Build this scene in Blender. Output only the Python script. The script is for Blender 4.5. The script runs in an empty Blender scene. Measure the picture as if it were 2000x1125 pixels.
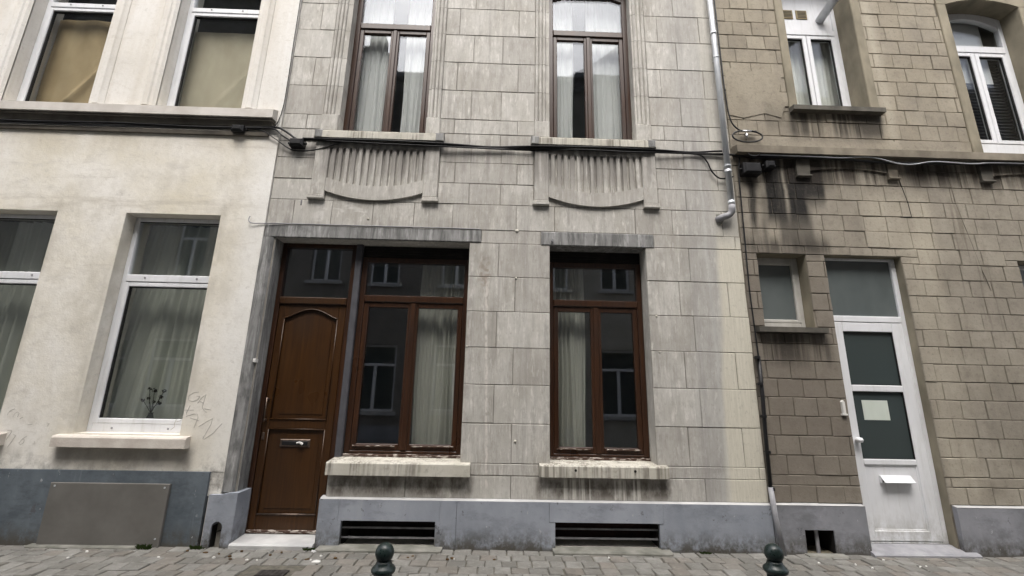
import bpy, math, random
from mathutils import Matrix, Vector
random.seed(7)
SC = bpy.context.scene
COL = SC.collection

# ---------------------------------------------------------------- camera
cam = bpy.data.cameras.new('camera'); cam.lens = 15.3; cam.sensor_width = 36; cam.clip_end = 500; cam.clip_start = 0.05
co = bpy.data.objects.new('camera', cam); COL.objects.link(co)
rt = Vector((0.9994588, -0.02668618, 0.01923411)); up = Vector((-0.02495925, -0.23432771, 0.97183721)); fw = Vector((0.02142753, 0.97179132, 0.23486696))
mw = Matrix((rt, up, -fw)).transposed().to_4x4(); mw.translation = (0, -5.1, 1.6)
co.matrix_world = mw; SC.camera = co

# ---------------------------------------------------------------- world, sun, exposure
SUN_EL, SUN_AZ = 62.0, 188.0      # overcast: high soft light from behind the camera
w = bpy.data.worlds.new('World'); SC.world = w; w.use_nodes = True
nt = w.node_tree; nt.nodes.clear()
sky = nt.nodes.new('ShaderNodeTexSky'); sky.sky_type = 'NISHITA'; sky.sun_disc = False
sky.sun_elevation = math.radians(SUN_EL); sky.sun_rotation = math.radians(SUN_AZ); sky.air_density = 1.0; sky.dust_density = 6.0; sky.ozone_density = 1.0
hs = nt.nodes.new('ShaderNodeHueSaturation'); hs.inputs['Saturation'].default_value = 0.42
bg = nt.nodes.new('ShaderNodeBackground'); bg.inputs['Strength'].default_value = 0.14
wo = nt.nodes.new('ShaderNodeOutputWorld')
nt.links.new(sky.outputs[0], hs.inputs['Color']); nt.links.new(hs.outputs[0], bg.inputs['Color']); nt.links.new(bg.outputs[0], wo.inputs[0])
sl = bpy.data.lights.new('sun', 'SUN'); sl.energy = 0.9; sl.angle = math.radians(50); sl.color = (1, 0.97, 0.93)
so = bpy.data.objects.new('sun', sl); COL.objects.link(so); so.location = (0, -6, 20)
so.rotation_euler = (math.radians(90 - SUN_EL), 0, math.radians(180 - SUN_AZ))
SC.view_settings.view_transform = 'Standard'; SC.view_settings.look = 'None'; SC.view_settings.exposure = 1.42; SC.view_settings.gamma = 1
SC.render.engine = 'CYCLES'

# ---------------------------------------------------------------- node helper
class NT:
    def __init__(s, name):
        s.m = bpy.data.materials.new(name); s.m.use_nodes = True; s.t = s.m.node_tree; s.t.nodes.clear()
        s.out = s.n('ShaderNodeOutputMaterial'); s._pos = None
    def n(s, ty, **kw):
        x = s.t.nodes.new(ty)
        for k, v in kw.items(): setattr(x, k, v)
        return x
    def lk(s, a, b): s.t.links.new(a, b)
    def put(s, sock, v):
        if isinstance(v, (int, float)): sock.default_value = v
        elif isinstance(v, (tuple, list)):
            sock.default_value = tuple(v) + (1,) if len(v) == 3 and len(sock.default_value) == 4 else tuple(v)
        else: s.lk(v, sock)
    def pos(s):
        if s._pos is None:
            g = s.n('ShaderNodeNewGeometry'); x = s.n('ShaderNodeSeparateXYZ'); s.lk(g.outputs['Position'], x.inputs[0])
            s._pos = (g.outputs['Position'], x.outputs[0], x.outputs[1], x.outputs[2])
        return s._pos
    def M(s, op, a, b=0.0, c=None, clamp=False):
        x = s.n('ShaderNodeMath', operation=op); x.use_clamp = clamp
        s.put(x.inputs[0], a); s.put(x.inputs[1], b)
        if c is not None: s.put(x.inputs[2], c)
        return x.outputs[0]
    def ss(s, v, a, b, to0=0.0, to1=1.0):
        x = s.n('ShaderNodeMapRange', interpolation_type='SMOOTHSTEP')
        s.put(x.inputs['Value'], v); x.inputs['From Min'].default_value = a; x.inputs['From Max'].default_value = b
        x.inputs['To Min'].default_value = to0; x.inputs['To Max'].default_value = to1
        return x.outputs[0]
    def ramp(s, v, a, b, to0=0.0, to1=1.0):
        x = s.n('ShaderNodeMapRange'); x.clamp = True
        s.put(x.inputs['Value'], v); x.inputs['From Min'].default_value = a; x.inputs['From Max'].default_value = b
        x.inputs['To Min'].default_value = to0; x.inputs['To Max'].default_value = to1
        return x.outputs[0]
    def noise(s, sc, stretch=(1, 1, 1), det=4, rough=.55, off=(0, 0, 0), dist=0):
        p = s.pos()[0]; mp = s.n('ShaderNodeMapping'); s.lk(p, mp.inputs[0]); mp.inputs['Scale'].default_value = stretch; mp.inputs['Location'].default_value = off
        x = s.n('ShaderNodeTexNoise'); s.lk(mp.outputs[0], x.inputs['Vector']); x.inputs['Scale'].default_value = sc; x.inputs['Detail'].default_value = det
        x.inputs['Roughness'].default_value = rough; x.inputs['Distortion'].default_value = dist
        return x.outputs['Fac']
    def mix(s, f, a, b, bt='MIX'):
        x = s.n('ShaderNodeMix', data_type='RGBA', blend_type=bt); x.clamp_factor = True
        s.put(x.inputs['Factor'], f); s.put(x.inputs['A'], a); s.put(x.inputs['B'], b)
        for i in x.inputs:
            if i.name == 'A' and i.type == 'RGBA': s.put(i, a)
            if i.name == 'B' and i.type == 'RGBA': s.put(i, b)
        return [o for o in x.outputs if o.type == 'RGBA'][0]
    def rnd(s): return s.n('ShaderNodeObjectInfo').outputs['Random']
    def mul(s, *a):
        r = a[0]
        for b in a[1:]: r = s.M('MULTIPLY', r, b)
        return r
    def box(s, x0, x1, z0, z1, sx=.03, sz=.05, X=None, Z=None):
        _, x, _, z = s.pos(); X = X or x; Z = Z or z
        return s.mul(s.ss(X, x0 - sx, x0 + sx), s.ss(X, x1 - sx, x1 + sx, 1, 0), s.ss(Z, z0 - sz, z0 + sz), s.ss(Z, z1 - sz, z1 + sz, 1, 0))
    def princ(s, col, rough=.8, bump=None, bs=.3, bd=.004, spec=.3, metal=0):
        p = s.n('ShaderNodeBsdfPrincipled'); s.put(p.inputs['Base Color'], col); s.put(p.inputs['Roughness'], rough)
        p.inputs['Specular IOR Level'].default_value = spec; p.inputs['Metallic'].default_value = metal
        if bump is not None:
            b = s.n('ShaderNodeBump'); b.inputs['Strength'].default_value = bs; b.inputs['Distance'].default_value = bd
            s.put(b.inputs['Height'], bump); s.lk(b.outputs[0], p.inputs['Normal'])
        s.lk(p.outputs[0], s.out.inputs[0]); return s.m

def simple(name, c1, c2, rough=.7, sc=8, stretch=(1, 1, 1), bump=.3, bd=.003, spec=.3, metal=0, lo=.35, hi=.68):
    t = NT(name); a = t.noise(sc, stretch); col = t.mix(t.ramp(a, lo, hi), c1, c2)
    b = t.noise(sc * 6, stretch, 3)
    return t.princ(col, t.ramp(b, .3, .7, rough - .08, min(1, rough + .08)), b, bump, bd, spec, metal)

def streak(t, sx=26, sz=1.1, off=0):
    a = t.noise(1.0, (sx, sx, sz), 4, .6, (off, 0, 0)); b = t.noise(1.0, (sx * .31, sx * .31, sz * .7), 3, .6, (off + 7, 0, 0))
    return t.M('ADD', t.M('MULTIPLY', a, .55), t.M('MULTIPLY', b, .45))

def m_stone():
    t = NT('grey_facing_stone'); _, X, _, Z = t.pos()
    comb = t.noise(1.0, (75, 75, 3.0), 3, .6); big = t.noise(1.3, (1, 1, .8), 5, .6); st = streak(t, 16, .7)
    col = t.mix(t.ramp(big, .32, .7), (.43, .416, .385), (.585, .567, .527))
    col = t.mix(t.ramp(t.noise(3.1, (1, 1, .5), 4, .6, (4, 2, 1)), .45, .70, 0, .65), col, (.33, .31, .265))
    col = t.mix(t.ramp(t.noise(1.0, (14, 14, 3.2), 5, .7, (3, 0, 8)), .47, .66, 0, .6), col, (.27, .255, .228))
    col = t.mix(t.ramp(t.noise(1.0, (20, 20, 4.5), 4, .7, (9, 0, 2)), .54, .66, 0, .65), col, (.72, .70, .655))
    col = t.mix(t.ramp(t.noise(5.5, (1, 1, 1), 6, .7, (2, 2, 8)), .52, .70, 0, .55), col, (.30, .285, .25))
    col = t.mix(t.ramp(comb, .36, .66, 0, .30), col, (.28, .265, .24))
    col = t.mix(t.ramp(comb, .58, .74, 0, .35), col, (.56, .54, .49))
    col = t.mix(t.ramp(st, .52, .64, 0, .5), col, (.25, .238, .22))
    # individual blocks
    rr = t.rnd(); col = t.mix(t.ramp(rr, .3, 1, 0, .34), col, (.285, .268, .245)); col = t.mix(t.ramp(rr, 0, .25, .28, 0), col, (.56, .545, .51))
    wob = t.M('MULTIPLY', t.M('SUBTRACT', t.noise(2.2, (1, 1, .5), 3), .5), .10); Xw = t.M('ADD', X, wob)
    # clean pale strip left by the old downpipe, grey wash beside it
    low = t.ss(Z, 3.3, 3.75, 1, 0); edge = t.M('ADD', Xw, t.ss(Z, .4, 3.5, .06, -.1))
    col = t.mix(t.mul(t.ss(Xw, 2.15, 2.36), t.ss(Z, .4, 4.8, .36, .25)), col, (.30, .298, .292))
    col = t.mix(t.mul(t.ss(edge, 2.53, 2.62), t.ss(Z, 3.3, 3.7, .95, .25)), col, t.mix(t.ramp(comb, .3, .7), (.50, .475, .395), (.60, .57, .485)))
    col = t.mix(t.mul(t.box(2.52, 2.555, .5, 4.7, .02, .1, Xw), .3), col, (.5, .5, .49))
    # grime under the upper sills and above the lintels
    for (a, b, z0, z1, f) in ((-2.5, -.78, 4.25, 4.75, .55), (.3, 1.97, 4.25, 4.75, .55), (-2.9, 3, 4.45, 4.76, .35), (-2.9, -.3, 3.5, 3.66, .35)):
        col = t.mix(t.mul(t.box(a, b, z0, z1, .06, .12), t.ramp(st, .42, .56), f), col, (.15, .14, .13))
    # below the ground floor sills: dark soot runs
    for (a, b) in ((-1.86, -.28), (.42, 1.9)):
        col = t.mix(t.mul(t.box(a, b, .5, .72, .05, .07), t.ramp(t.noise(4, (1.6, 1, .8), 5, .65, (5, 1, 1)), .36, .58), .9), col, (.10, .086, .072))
    wr = t.ramp(streak(t, 30, .5, 9), .48, .53)
    col = t.mix(t.mul(t.M('ADD', t.box(.72, 1.02, .40, .70, .01, .03), t.box(1.27, 1.56, .40, .70, .01, .03), clamp=True), wr, .8), col, (.62, .6, .55))
    # old filled crack and rain splash spot
    ck = t.M('ABSOLUTE', t.M('SUBTRACT', t.M('ADD', X, t.M('MULTIPLY', t.M('SUBTRACT', t.noise(9, (1, 1, 1), 3), .5), .05)), t.ramp(Z, .6, 3.1, -.125, -.205)))
    col = t.mix(t.mul(t.ss(ck, .006, .02, 1, 0), t.ss(Z, .55, .65), t.ss(Z, 2.95, 3.05, 1, 0), t.ramp(t.noise(6, (1, 1, 2)), .35, .55)), col, (.56, .53, .49))
    d1 = t.M('SQRT', t.M('ADD', t.M('POWER', t.M('MULTIPLY', t.M('ADD', Xw, .22), 1.6), 2), t.M('POWER', t.M('MULTIPLY', t.M('SUBTRACT', Z, 3.02), .55), 2)))
    col = t.mix(t.mul(t.ss(d1, .06, .16, 1, 0), t.ramp(t.noise(16), .42, .58), .65), col, (.24, .2, .16))
    col = t.mix(t.mul(t.box(-2.35, -1.7, 3.62, 3.87, .04, .04), t.ramp(t.noise(5, (1, 1, 1.5), 4, .6, (1, 7, 3), 1.2), .5, .6), .55), col, (.6, .59, .56))
    # edges of the window reveals, chipped lime
    for xe in (1.80, .53, -.38):
        col = t.mix(t.mul(t.box(xe - .035, xe + .03, .85, 3.35, .015, .03), t.ramp(t.noise(11, (1, 1, .6)), .45, .6), .5), col, (.27, .26, .24))
    fine = t.noise(60, (1, 1, 1), 3)
    col = t.mix(t.ramp(t.noise(26, (1, 1, .55), 6, .8, (1, 4, 4)), .54, .68, 0, .45), col, (.24, .225, .2))
    return t.princ(col, .85, t.M('ADD', t.M('MULTIPLY', comb, .8), t.M('MULTIPLY', fine, .5)), .45, .004, .25)

def m_bluestone():
    t = NT('weathered_bluestone'); st = t.noise(1.0, (10, 10, 1.2), 7, .75, (0, 0, 0), .8); b = t.noise(3.0, (1, 1, .6), 5, .65)
    col = t.mix(t.ramp(b, .35, .65), (.19, .19, .185), (.31, .31, .305))
    col = t.mix(t.ramp(st, .44, .60, 0, .8), col, (.085, .085, .082)); col = t.mix(t.ramp(t.noise(1.0, (14, 14, 1.4), 6, .75, (6, 0, 3)), .54, .64, 0, .75), col, (.42, .42, .41)); col = t.mix(t.ramp(b, .55, .68, 0, .7), col, (.06, .06, .058))
    return t.princ(col, .8, t.noise(1, (60, 60, 5)), .5, .004, .3)

def m_sill():
    t = NT('pale_sill_stone'); st = streak(t, 48, .9, 2); b = t.noise(3)
    col = t.mix(t.ramp(b, .35, .65), (.44, .42, .36), (.53, .51, .45)); col = t.mix(t.mul(t.ramp(st, .46, .56, 0, .85), t.ramp(t.noise(2.6, (1, 1, 1), 4, .6, (3, 1, 7)), .4, .62)), col, (.17, .155, .13)); col = t.mix(t.ramp(t.noise(9, (1, 1, 1), 5, .7), .55, .7, 0, .5), col, (.22, .2, .17))
    return t.princ(col, .85, t.noise(50), .4, .003, .2)

def m_brown():
    t = NT('brown_cement_block'); _, X, _, Z = t.pos(); b = t.noise(2.0, (1, 1, .7), 5, .6); st = streak(t, 11, .45); st2 = streak(t, 5, .35, 5)
    col = t.mix(t.ramp(b, .3, .7), (.235, .212, .172), (.345, .315, .26))
    rr = t.rnd(); col = t.mix(t.ramp(rr, .4, 1, 0, .42), col, (.20, .175, .14)); col = t.mix(t.ramp(rr, 0, .3, .4, 0), col, (.39, .355, .29))
    col = t.mix(t.ss(Z, 4.5, 5.2, 0, .35), col, (.33, .285, .205))
    col = t.mix(t.ramp(t.noise(7, (1, 1, 1), 5, .65), .5, .75, 0, .5), col, (.145, .122, .096))
    col = t.mix(t.ramp(t.noise(1.6, (1, 1, .8), 5, .65, (8, 3, 3)), .45, .68, 0, .5), col, (.185, .165, .14))
    # rain-washed paler strips by the openings
    for (a, c, z0, z1) in ((5.03, 5.42, .5, 3.6), (5.1, 5.3, 4.9, 7.6), (4.6, 5.5, 3.35, 4.2), (3.35, 3.45, 3.3, 4.6)):
        col = t.mix(t.mul(t.box(a, c, z0, z1, .1, .2), t.ramp(st2, .4, .6, .3, .75)), col, (.44, .40, .32))
    # damp, sooty lower left bay
    col = t.mix(t.mul(t.box(2.9, 4.05, .4, 3.5, .12, .3), t.ramp(b, .3, .65, .35, .7)), col, (.125, .105, .088))
    Xw = t.M('ADD', X, t.M('MULTIPLY', t.M('SUBTRACT', t.noise(2.5, (1, 1, .6)), .5), .16))
    dk = (.020, .019, .018)
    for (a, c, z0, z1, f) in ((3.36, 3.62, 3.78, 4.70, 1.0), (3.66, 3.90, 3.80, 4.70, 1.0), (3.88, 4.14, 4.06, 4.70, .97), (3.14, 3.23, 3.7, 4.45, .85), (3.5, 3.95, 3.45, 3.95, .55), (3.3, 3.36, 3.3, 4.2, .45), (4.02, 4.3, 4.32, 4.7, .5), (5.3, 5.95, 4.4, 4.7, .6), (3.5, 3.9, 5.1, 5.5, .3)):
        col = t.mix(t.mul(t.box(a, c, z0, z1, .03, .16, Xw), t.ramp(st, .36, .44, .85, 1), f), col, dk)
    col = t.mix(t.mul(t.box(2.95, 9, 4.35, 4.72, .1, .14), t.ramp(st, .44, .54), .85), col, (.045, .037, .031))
    for (a, c, z0, z1) in ((3.05, 3.92, 2.0, 2.40), (3.82, 5.12, 5.02, 5.46), (3.0, 4.1, 3.36, 3.55)):
        col = t.mix(t.mul(t.box(a, c, z0, z1, .06, .12), t.ramp(st, .40, .54), .85), col, (.04, .035, .03))
    col = t.mix(t.mul(t.box(5.72, 6.1, 2.4, 4.1, .02, .2), t.ramp(t.noise(1, (14, 14, .6), 3), .56, .62), .4), col, (.1, .08, .06))
    col = t.mix(t.ramp(t.noise(24, (1, 1, .8), 6, .8, (1, 4, 4)), .53, .68, 0, .5), col, (.12, .10, .08))
    return t.princ(col, .9, t.noise(26, (1, 1, 1), 6, .75), .7, .007, .2)

def m_white():
    t = NT('off_white_render'); _, X, _, Z = t.pos(); b = t.noise(.9, (1, 1, .9), 6, .62); b2 = t.noise(2.6, (1, 1, .8), 5, .65, (3, 1, 2))
    col = t.mix(t.ramp(b, .36, .66), (.76, .735, .685), (.64, .595, .49))
    col = t.mix(t.ramp(b2, .48, .70, 0, .6), col, (.52, .485, .415))
    col = t.mix(t.ramp(t.noise(4.5, (.6, 1, 1.6), 6, .72, (9, 4, 1)), .55, .72, 0, .5), col, (.47, .44, .40))
    col = t.mix(t.ss(Z, 4.6, 5.3, 0, .6), col, (.70, .69, .675))
    col = t.mix(t.mul(t.ss(X, -3.35, -3.0), .6), col, (.76, .755, .735))
    dirt = t.ramp(t.noise(7, (1, 1, .8), 5, .7), .45, .68)
    col = t.mix(t.mul(t.ss(Z, .70, 1.0, .9, 0), dirt), col, (.21, .2, .185))
    col = t.mix(t.mul(t.box(-4.78, -3.3, .72, .98, .05, .08), t.ramp(b2, .3, .6, .4, .85)), col, (.3, .28, .25))
    for xe in (-4.66, -3.45, -5.41): col = t.mix(t.mul(t.box(xe - .06, xe + .05, 1.1, 3.8, .05, .1), t.ramp(t.noise(5, (1, 1, .4), 5), .42, .62), .5), col, (.4, .37, .31))
    col = t.mix(t.mul(t.box(-7, -3, 3.62, 3.95, .3, .1), t.ramp(t.noise(3, (.35, 1, 2.5), 5, .65), .48, .62), .4), col, (.42, .38, .32))
    col = t.mix(t.ramp(t.noise(14, (1, 1, 1), 4, .7, (2, 5, 1)), .62, .72, 0, .4), col, (.42, .40, .36))
    col = t.mix(t.ramp(t.noise(20, (1, 1, 1), 6, .8, (2, 9, 1)), .5, .7, 0, .35), col, (.46, .43, .37))
    col = t.mix(t.ramp(t.noise(2.1, (.4, 1, 3.0), 6, .75, (1, 9, 5), .8), .6, .66, 0, .45), col, (.5, .46, .4))
    col = t.mix(t.mul(t.ss(Z, 4.3, 4.75, 0, .4), t.ramp(streak(t, 7, .4), .4, .65)), col, (.45, .39, .3))
    return t.princ(col, .85, t.M('ADD', t.noise(22, (1, 1, 1), 6, .75), t.M('MULTIPLY', t.noise(4, (1, 1, 1), 4), 2.0)), .38, .009, .2)

def m_plinth(name, c1, c2, dirt=(.07, .065, .055)):
    t = NT(name); _, X, _, Z = t.pos(); b = t.noise(2.4, (1, 1, .6), 5, .6)
    col = t.mix(t.ramp(b, .33, .66), c1, c2)
    col = t.mix(t.ramp(streak(t, 12, .8), .58, .75, 0, .4), col, (.4, .41, .43))
    n = t.noise(9, (1, 1, .8), 6, .75)
    col = t.mix(t.ramp(t.noise(3.5, (.7, 1, 1.4), 6, .75, (3, 3, 1)), .5, .66, 0, .55), col, tuple(x * .62 for x in c1))
    col = t.mix(t.mul(t.ss(Z, .0, .26, 1, 0), t.ramp(n, .38, .56)), col, dirt)
    col = t.mix(t.ss(Z, .0, .05, .8, 0), col, dirt)
    col = t.mix(t.ramp(n, .62, .67, 0, .8), col, (.08, .08, .085)); col = t.mix(t.ramp(t.noise(15, (1, 1, .5), 5, .75, (7, 1, 1)), .66, .70, 0, .8), col, (.42, .43, .44))
    return t.princ(col, .7, t.noise(30, (1, 1, 1), 4), .4, .004, .3)

def m_wood(name, c1, c2, rough=.42):
    t = NT(name); g = t.noise(1, (38, 38, 1.6), 4, .6, (0, 0, 0), .6); b = t.noise(1.5, (1, 1, .7), 3)
    col = t.mix(t.ramp(g, .35, .68), c1, c2); col = t.mix(t.ramp(b, .45, .75, 0, .5), col, tuple(x * .55 for x in c1))
    return t.princ(col, t.ramp(b, .3, .7, rough - .08, rough + .12), g, .25, .002, .4)

def m_glass(name, tint=(.80, .85, .83), k=1.55, wav=.05):
    t = NT(name); lw = t.n('ShaderNodeLayerWeight'); lw.inputs['Blend'].default_value = .5
    f = t.M('MULTIPLY_ADD', t.M('POWER', lw.outputs['Facing'], 5.0), .95, .05)
    tr = t.n('ShaderNodeBsdfTransparent'); tr.inputs[0].default_value = tint + (1,)
    gl = t.n('ShaderNodeBsdfGlossy'); gl.inputs['Roughness'].default_value = .012; gl.inputs[0].default_value = (.90, .93, 1, 1)
    mx = t.n('ShaderNodeMixShader'); t.lk(t.M('MULTIPLY', f, k, clamp=True), mx.inputs[0]); t.lk(tr.outputs[0], mx.inputs[1]); t.lk(gl.outputs[0], mx.inputs[2])
    t.lk(mx.outputs[0], t.out.inputs[0]); return t.m

def m_cloth(name, c1, c2, trans=.45):
    t = NT(name); b = t.noise(3, (1, 1, .5), 4); col = t.mix(t.ramp(b, .35, .65), c1, c2)
    d = t.n('ShaderNodeBsdfDiffuse'); e = t.n('ShaderNodeBsdfTranslucent'); mx = t.n('ShaderNodeMixShader'); mx.inputs[0].default_value = trans
    t.lk(col, d.inputs[0]); t.lk(col, e.inputs[0]); t.lk(d.outputs[0], mx.inputs[1]); t.lk(e.outputs[0], mx.inputs[2]); t.lk(mx.outputs[0], t.out.inputs[0]); return t.m

def m_paver():
    t = NT('paving_sett'); b = t.noise(6, (1, 1, 1), 5, .65); r = t.rnd()
    col = t.mix(r, (.13, .126, .114), (.235, .23, .212)); col = t.mix(t.ramp(t.M('FRACT', t.M('MULTIPLY', r, 7.3)), .6, .9, 0, .6), col, (.175, .152, .128))
    col = t.mix(t.ramp(b, .4, .7, 0, .7), col, (.12, .115, .10)); col = t.mix(t.ramp(t.noise(30, (1, 1, 1), 4), .6, .75, 0, .5), col, (.36, .35, .33))
    return t.princ(col, t.ramp(b, .3, .7, .5, .8), t.noise(28, (1, 1, 1), 4), .7, .006, .35)

MAT = {}
MAT['stone'] = m_stone(); MAT['bluestone'] = m_bluestone(); MAT['sill'] = m_sill(); MAT['brown'] = m_brown(); MAT['white'] = m_white()
MAT['joint'] = simple('dark_joint_mortar', (.16, .15, .132), (.26, .243, .212), .95, 6)
MAT['bjoint'] = simple('brown_joint_mortar', (.13, .114, .092), (.23, .205, .165), .95, 5)
MAT['plinth'] = m_plinth('blue_grey_plinth_paint', (.23, .25, .285), (.315, .335, .375))
MAT['plinthw'] = m_plinth('slate_plinth_paint', (.075, .092, .108), (.135, .157, .178))
MAT['plinthb'] = m_plinth('grey_cement_plinth', (.19, .195, .21), (.27, .275, .30))
MAT['whitestring'] = simple('weathered_cornice_stone', (.48, .45, .41), (.60, .57, .53), .85, 5, (1, 1, 1))
MAT['shadestone'] = simple('shaded_cornice_stone', (.09, .08, .068), (.16, .145, .12), .9, 5, (1, 1, 1))  # dark copy of the cornice stone, paints in the shadow of the recess
MAT['wsill'] = simple('chipped_painted_sill', (.50, .45, .40), (.62, .58, .52), .8, 6, bump=.6, bd=.006)
MAT['brownsill'] = simple('dark_cement_sill', (.075, .07, .06), (.13, .12, .10), .9, 7)
MAT['brownstring'] = simple('brown_cement_band', (.14, .122, .095), (.25, .22, .172), .9, 4)
MAT['surround'] = simple('ochre_cement_surround', (.17, .152, .112), (.31, .275, .205), .85, 3, (1, 1, .5))
MAT['wood'] = m_wood('dark_stained_window_wood', (.025, .0105, .0052), (.050, .0210, .0095), .34)
MAT['door'] = m_wood('varnished_door_wood', (.033, .0135, .0038), (.056, .0238, .0064), .34)
MAT['peel'] = simple('peeling_paint_wood', (.06, .035, .025), (.40, .36, .32), .75, 14, (1, 1, 5), lo=.52, hi=.6)
t = NT('white_pvc'); _, X_, _, Z_ = t.pos(); c_ = t.mix(t.ramp(t.noise(3, (1, 1, .6), 5), .35, .65), (.66, .67, .69), (.74, .75, .77))
c_ = t.mix(t.ramp(t.noise(1, (18, 18, 2.2), 5, .7), .52, .72, 0, .35), c_, (.42, .41, .38)); c_ = t.mix(t.mul(t.ss(Z_, .08, .5, 1, 0), t.ramp(t.noise(10, (1, 1, .6), 5, .7), .38, .62), .7), c_, (.3, .29, .26))
MAT['pvc'] = t.princ(c_, .38, t.noise(30), .05, .001, .4)
MAT['dirtypvc'] = simple('grimy_white_pvc', (.40, .39, .36), (.55, .54, .51), .5, 5, (1, 1, .6), .05, .001, .4)
MAT['seal'] = simple('black_rubber_seal', (.012, .012, .012), (.02, .02, .02), .6)
MAT['glass'] = m_glass('window_glass', (.93, .94, .93), .75, .02); MAT['glassdark'] = m_glass('tinted_window_glass', (.86, .87, .85), 2.0, .02)
t = NT('obscured_grey_glass'); b = t.noise(2, (1, 1, .6), 3); MAT['frost'] = t.princ(t.mix(t.ramp(b, .3, .7), (.085, .10, .10), (.125, .142, .142)), .22, t.noise(70), .05, .001, .5)
MAT['frostdark'] = NT('obscured_dark_glass').princ((.045, .058, .058), .12, None, spec=.5)
MAT['opal'] = simple('pale_grey_glazing', (.33, .37, .40), (.42, .46, .49), .2, 2, bump=.02, spec=.5)
MAT['darkrail'] = simple('grey_steel_post', (.06, .06, .068), (.09, .09, .10), .5, 6)
MAT['black'] = simple('black_plastic', (.008, .008, .009), (.016, .016, .017), .45, 9)
MAT['void'] = simple('cavity_shade_black', (.012, .011, .010), (.022, .02, .018), .95, 6)  # near black, puts the darkness of holes and recesses into the colour
MAT['room'] = simple('room_plaster', (.26, .25, .23), (.34, .32, .30), .9, 2)
MAT['zinc'] = simple('galvanised_zinc', (.46, .48, .50), (.60, .62, .64), .42, 9, (1, 1, .4), .1, .001, .5, .35)
MAT['greypipe'] = simple('grey_cast_pipe', (.22, .22, .235), (.32, .32, .335), .6, 7)
MAT['rust'] = simple('old_iron_bar', (.16, .16, .17), (.28, .28, .29), .6, 12, metal=.3)
MAT['redwood'] = simple('dark_red_boarding', (.016, .006, .005), (.03, .011, .008), .7, 5)
MAT['bollard'] = simple('dark_green_bollard_paint', (.010, .020, .018), (.018, .032, .028), .32, 14, bump=.25, bd=.002, spec=.5)
MAT['bronze'] = simple('dull_bronze', (.10, .075, .06), (.17, .13, .11), .35, 20, metal=.7)
MAT['steel'] = simple('bright_steel', (.5, .5, .5), (.62, .62, .62), .3, 20, metal=.9)
MAT['board'] = simple('grey_fibre_board', (.118, .112, .102), (.15, .143, .132), .8, 3)
MAT['slab'] = simple('worn_threshold_stone', (.36, .36, .36), (.50, .50, .49), .75, 4)
MAT['slabdark'] = simple('mossy_kerb_stone', (.13, .13, .11), (.24, .235, .21), .9, 6)
MAT['sheer'] = m_cloth('sheer_curtain', (.76, .76, .72), (.86, .86, .82), .2); MAT['sheerw'] = m_cloth('white_net_curtain', (.78, .79, .80), (.86, .87, .88), .35)
MAT['sheerg'] = m_cloth('greenish_net_curtain', (.62, .64, .59), (.76, .78, .73), .15)
MAT['kraft'] = m_cloth('brown_sheet', (.36, .275, .165), (.46, .36, .225), .05); MAT['beige'] = m_cloth('beige_blind', (.42, .375, .29), (.52, .47, .37), .05)
MAT['paper'] = m_cloth('paper', (.55, .60, .54), (.64, .69, .63), .1); MAT['scrap'] = m_cloth('litter_paper', (.66, .65, .62), (.78, .77, .74), .1)
MAT['leaf'] = m_cloth('dead_leaf', (.07, .045, .025), (.13, .085, .045), .1); MAT['green'] = m_cloth('weed_leaf', (.03, .05, .018), (.06, .085, .03), .3)
MAT['scratch'] = simple('pencil_scratch', (.36, .34, .31), (.50, .47, .43), .9, 20)
MAT['paver'] = m_paver(); MAT['bed'] = simple('sandy_joint_bed', (.075, .07, .058), (.14, .13, .105), .95, 20)
MAT['asphalt'] = simple('asphalt', (.04, .04, .042), (.06, .06, .062), .85, 20); MAT['iron'] = simple('cast_iron', (.035, .032, .03), (.07, .065, .06), .6, 18, metal=.3)
MAT['kerb'] = simple('kerb_stone', (.2, .2, .2), (.3, .3, .29), .8, 5)
MAT['roof'] = simple('roof_slate', (.05, .05, .055), (.08, .08, .085), .7, 5)
MAT['oppA'] = simple('grey_brick_front', (.17, .16, .145), (.23, .215, .195), .9, 3); MAT['oppB'] = simple('red_brown_brick_front', (.15, .085, .06), (.2, .12, .085), .9, 3); MAT['oppC'] = simple('cream_front', (.36, .34, .29), (.44, .42, .37), .9, 2)
MAT['flower'] = simple('dried_flower', (.02, .015, .012), (.05, .035, .028), .9); MAT['vase'] = simple('dark_vase', (.03, .035, .03), (.06, .065, .06), .3)
MAT['vent'] = simple('yellowed_grille', (.24, .19, .10), (.32, .26, .15), .7)

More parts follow.
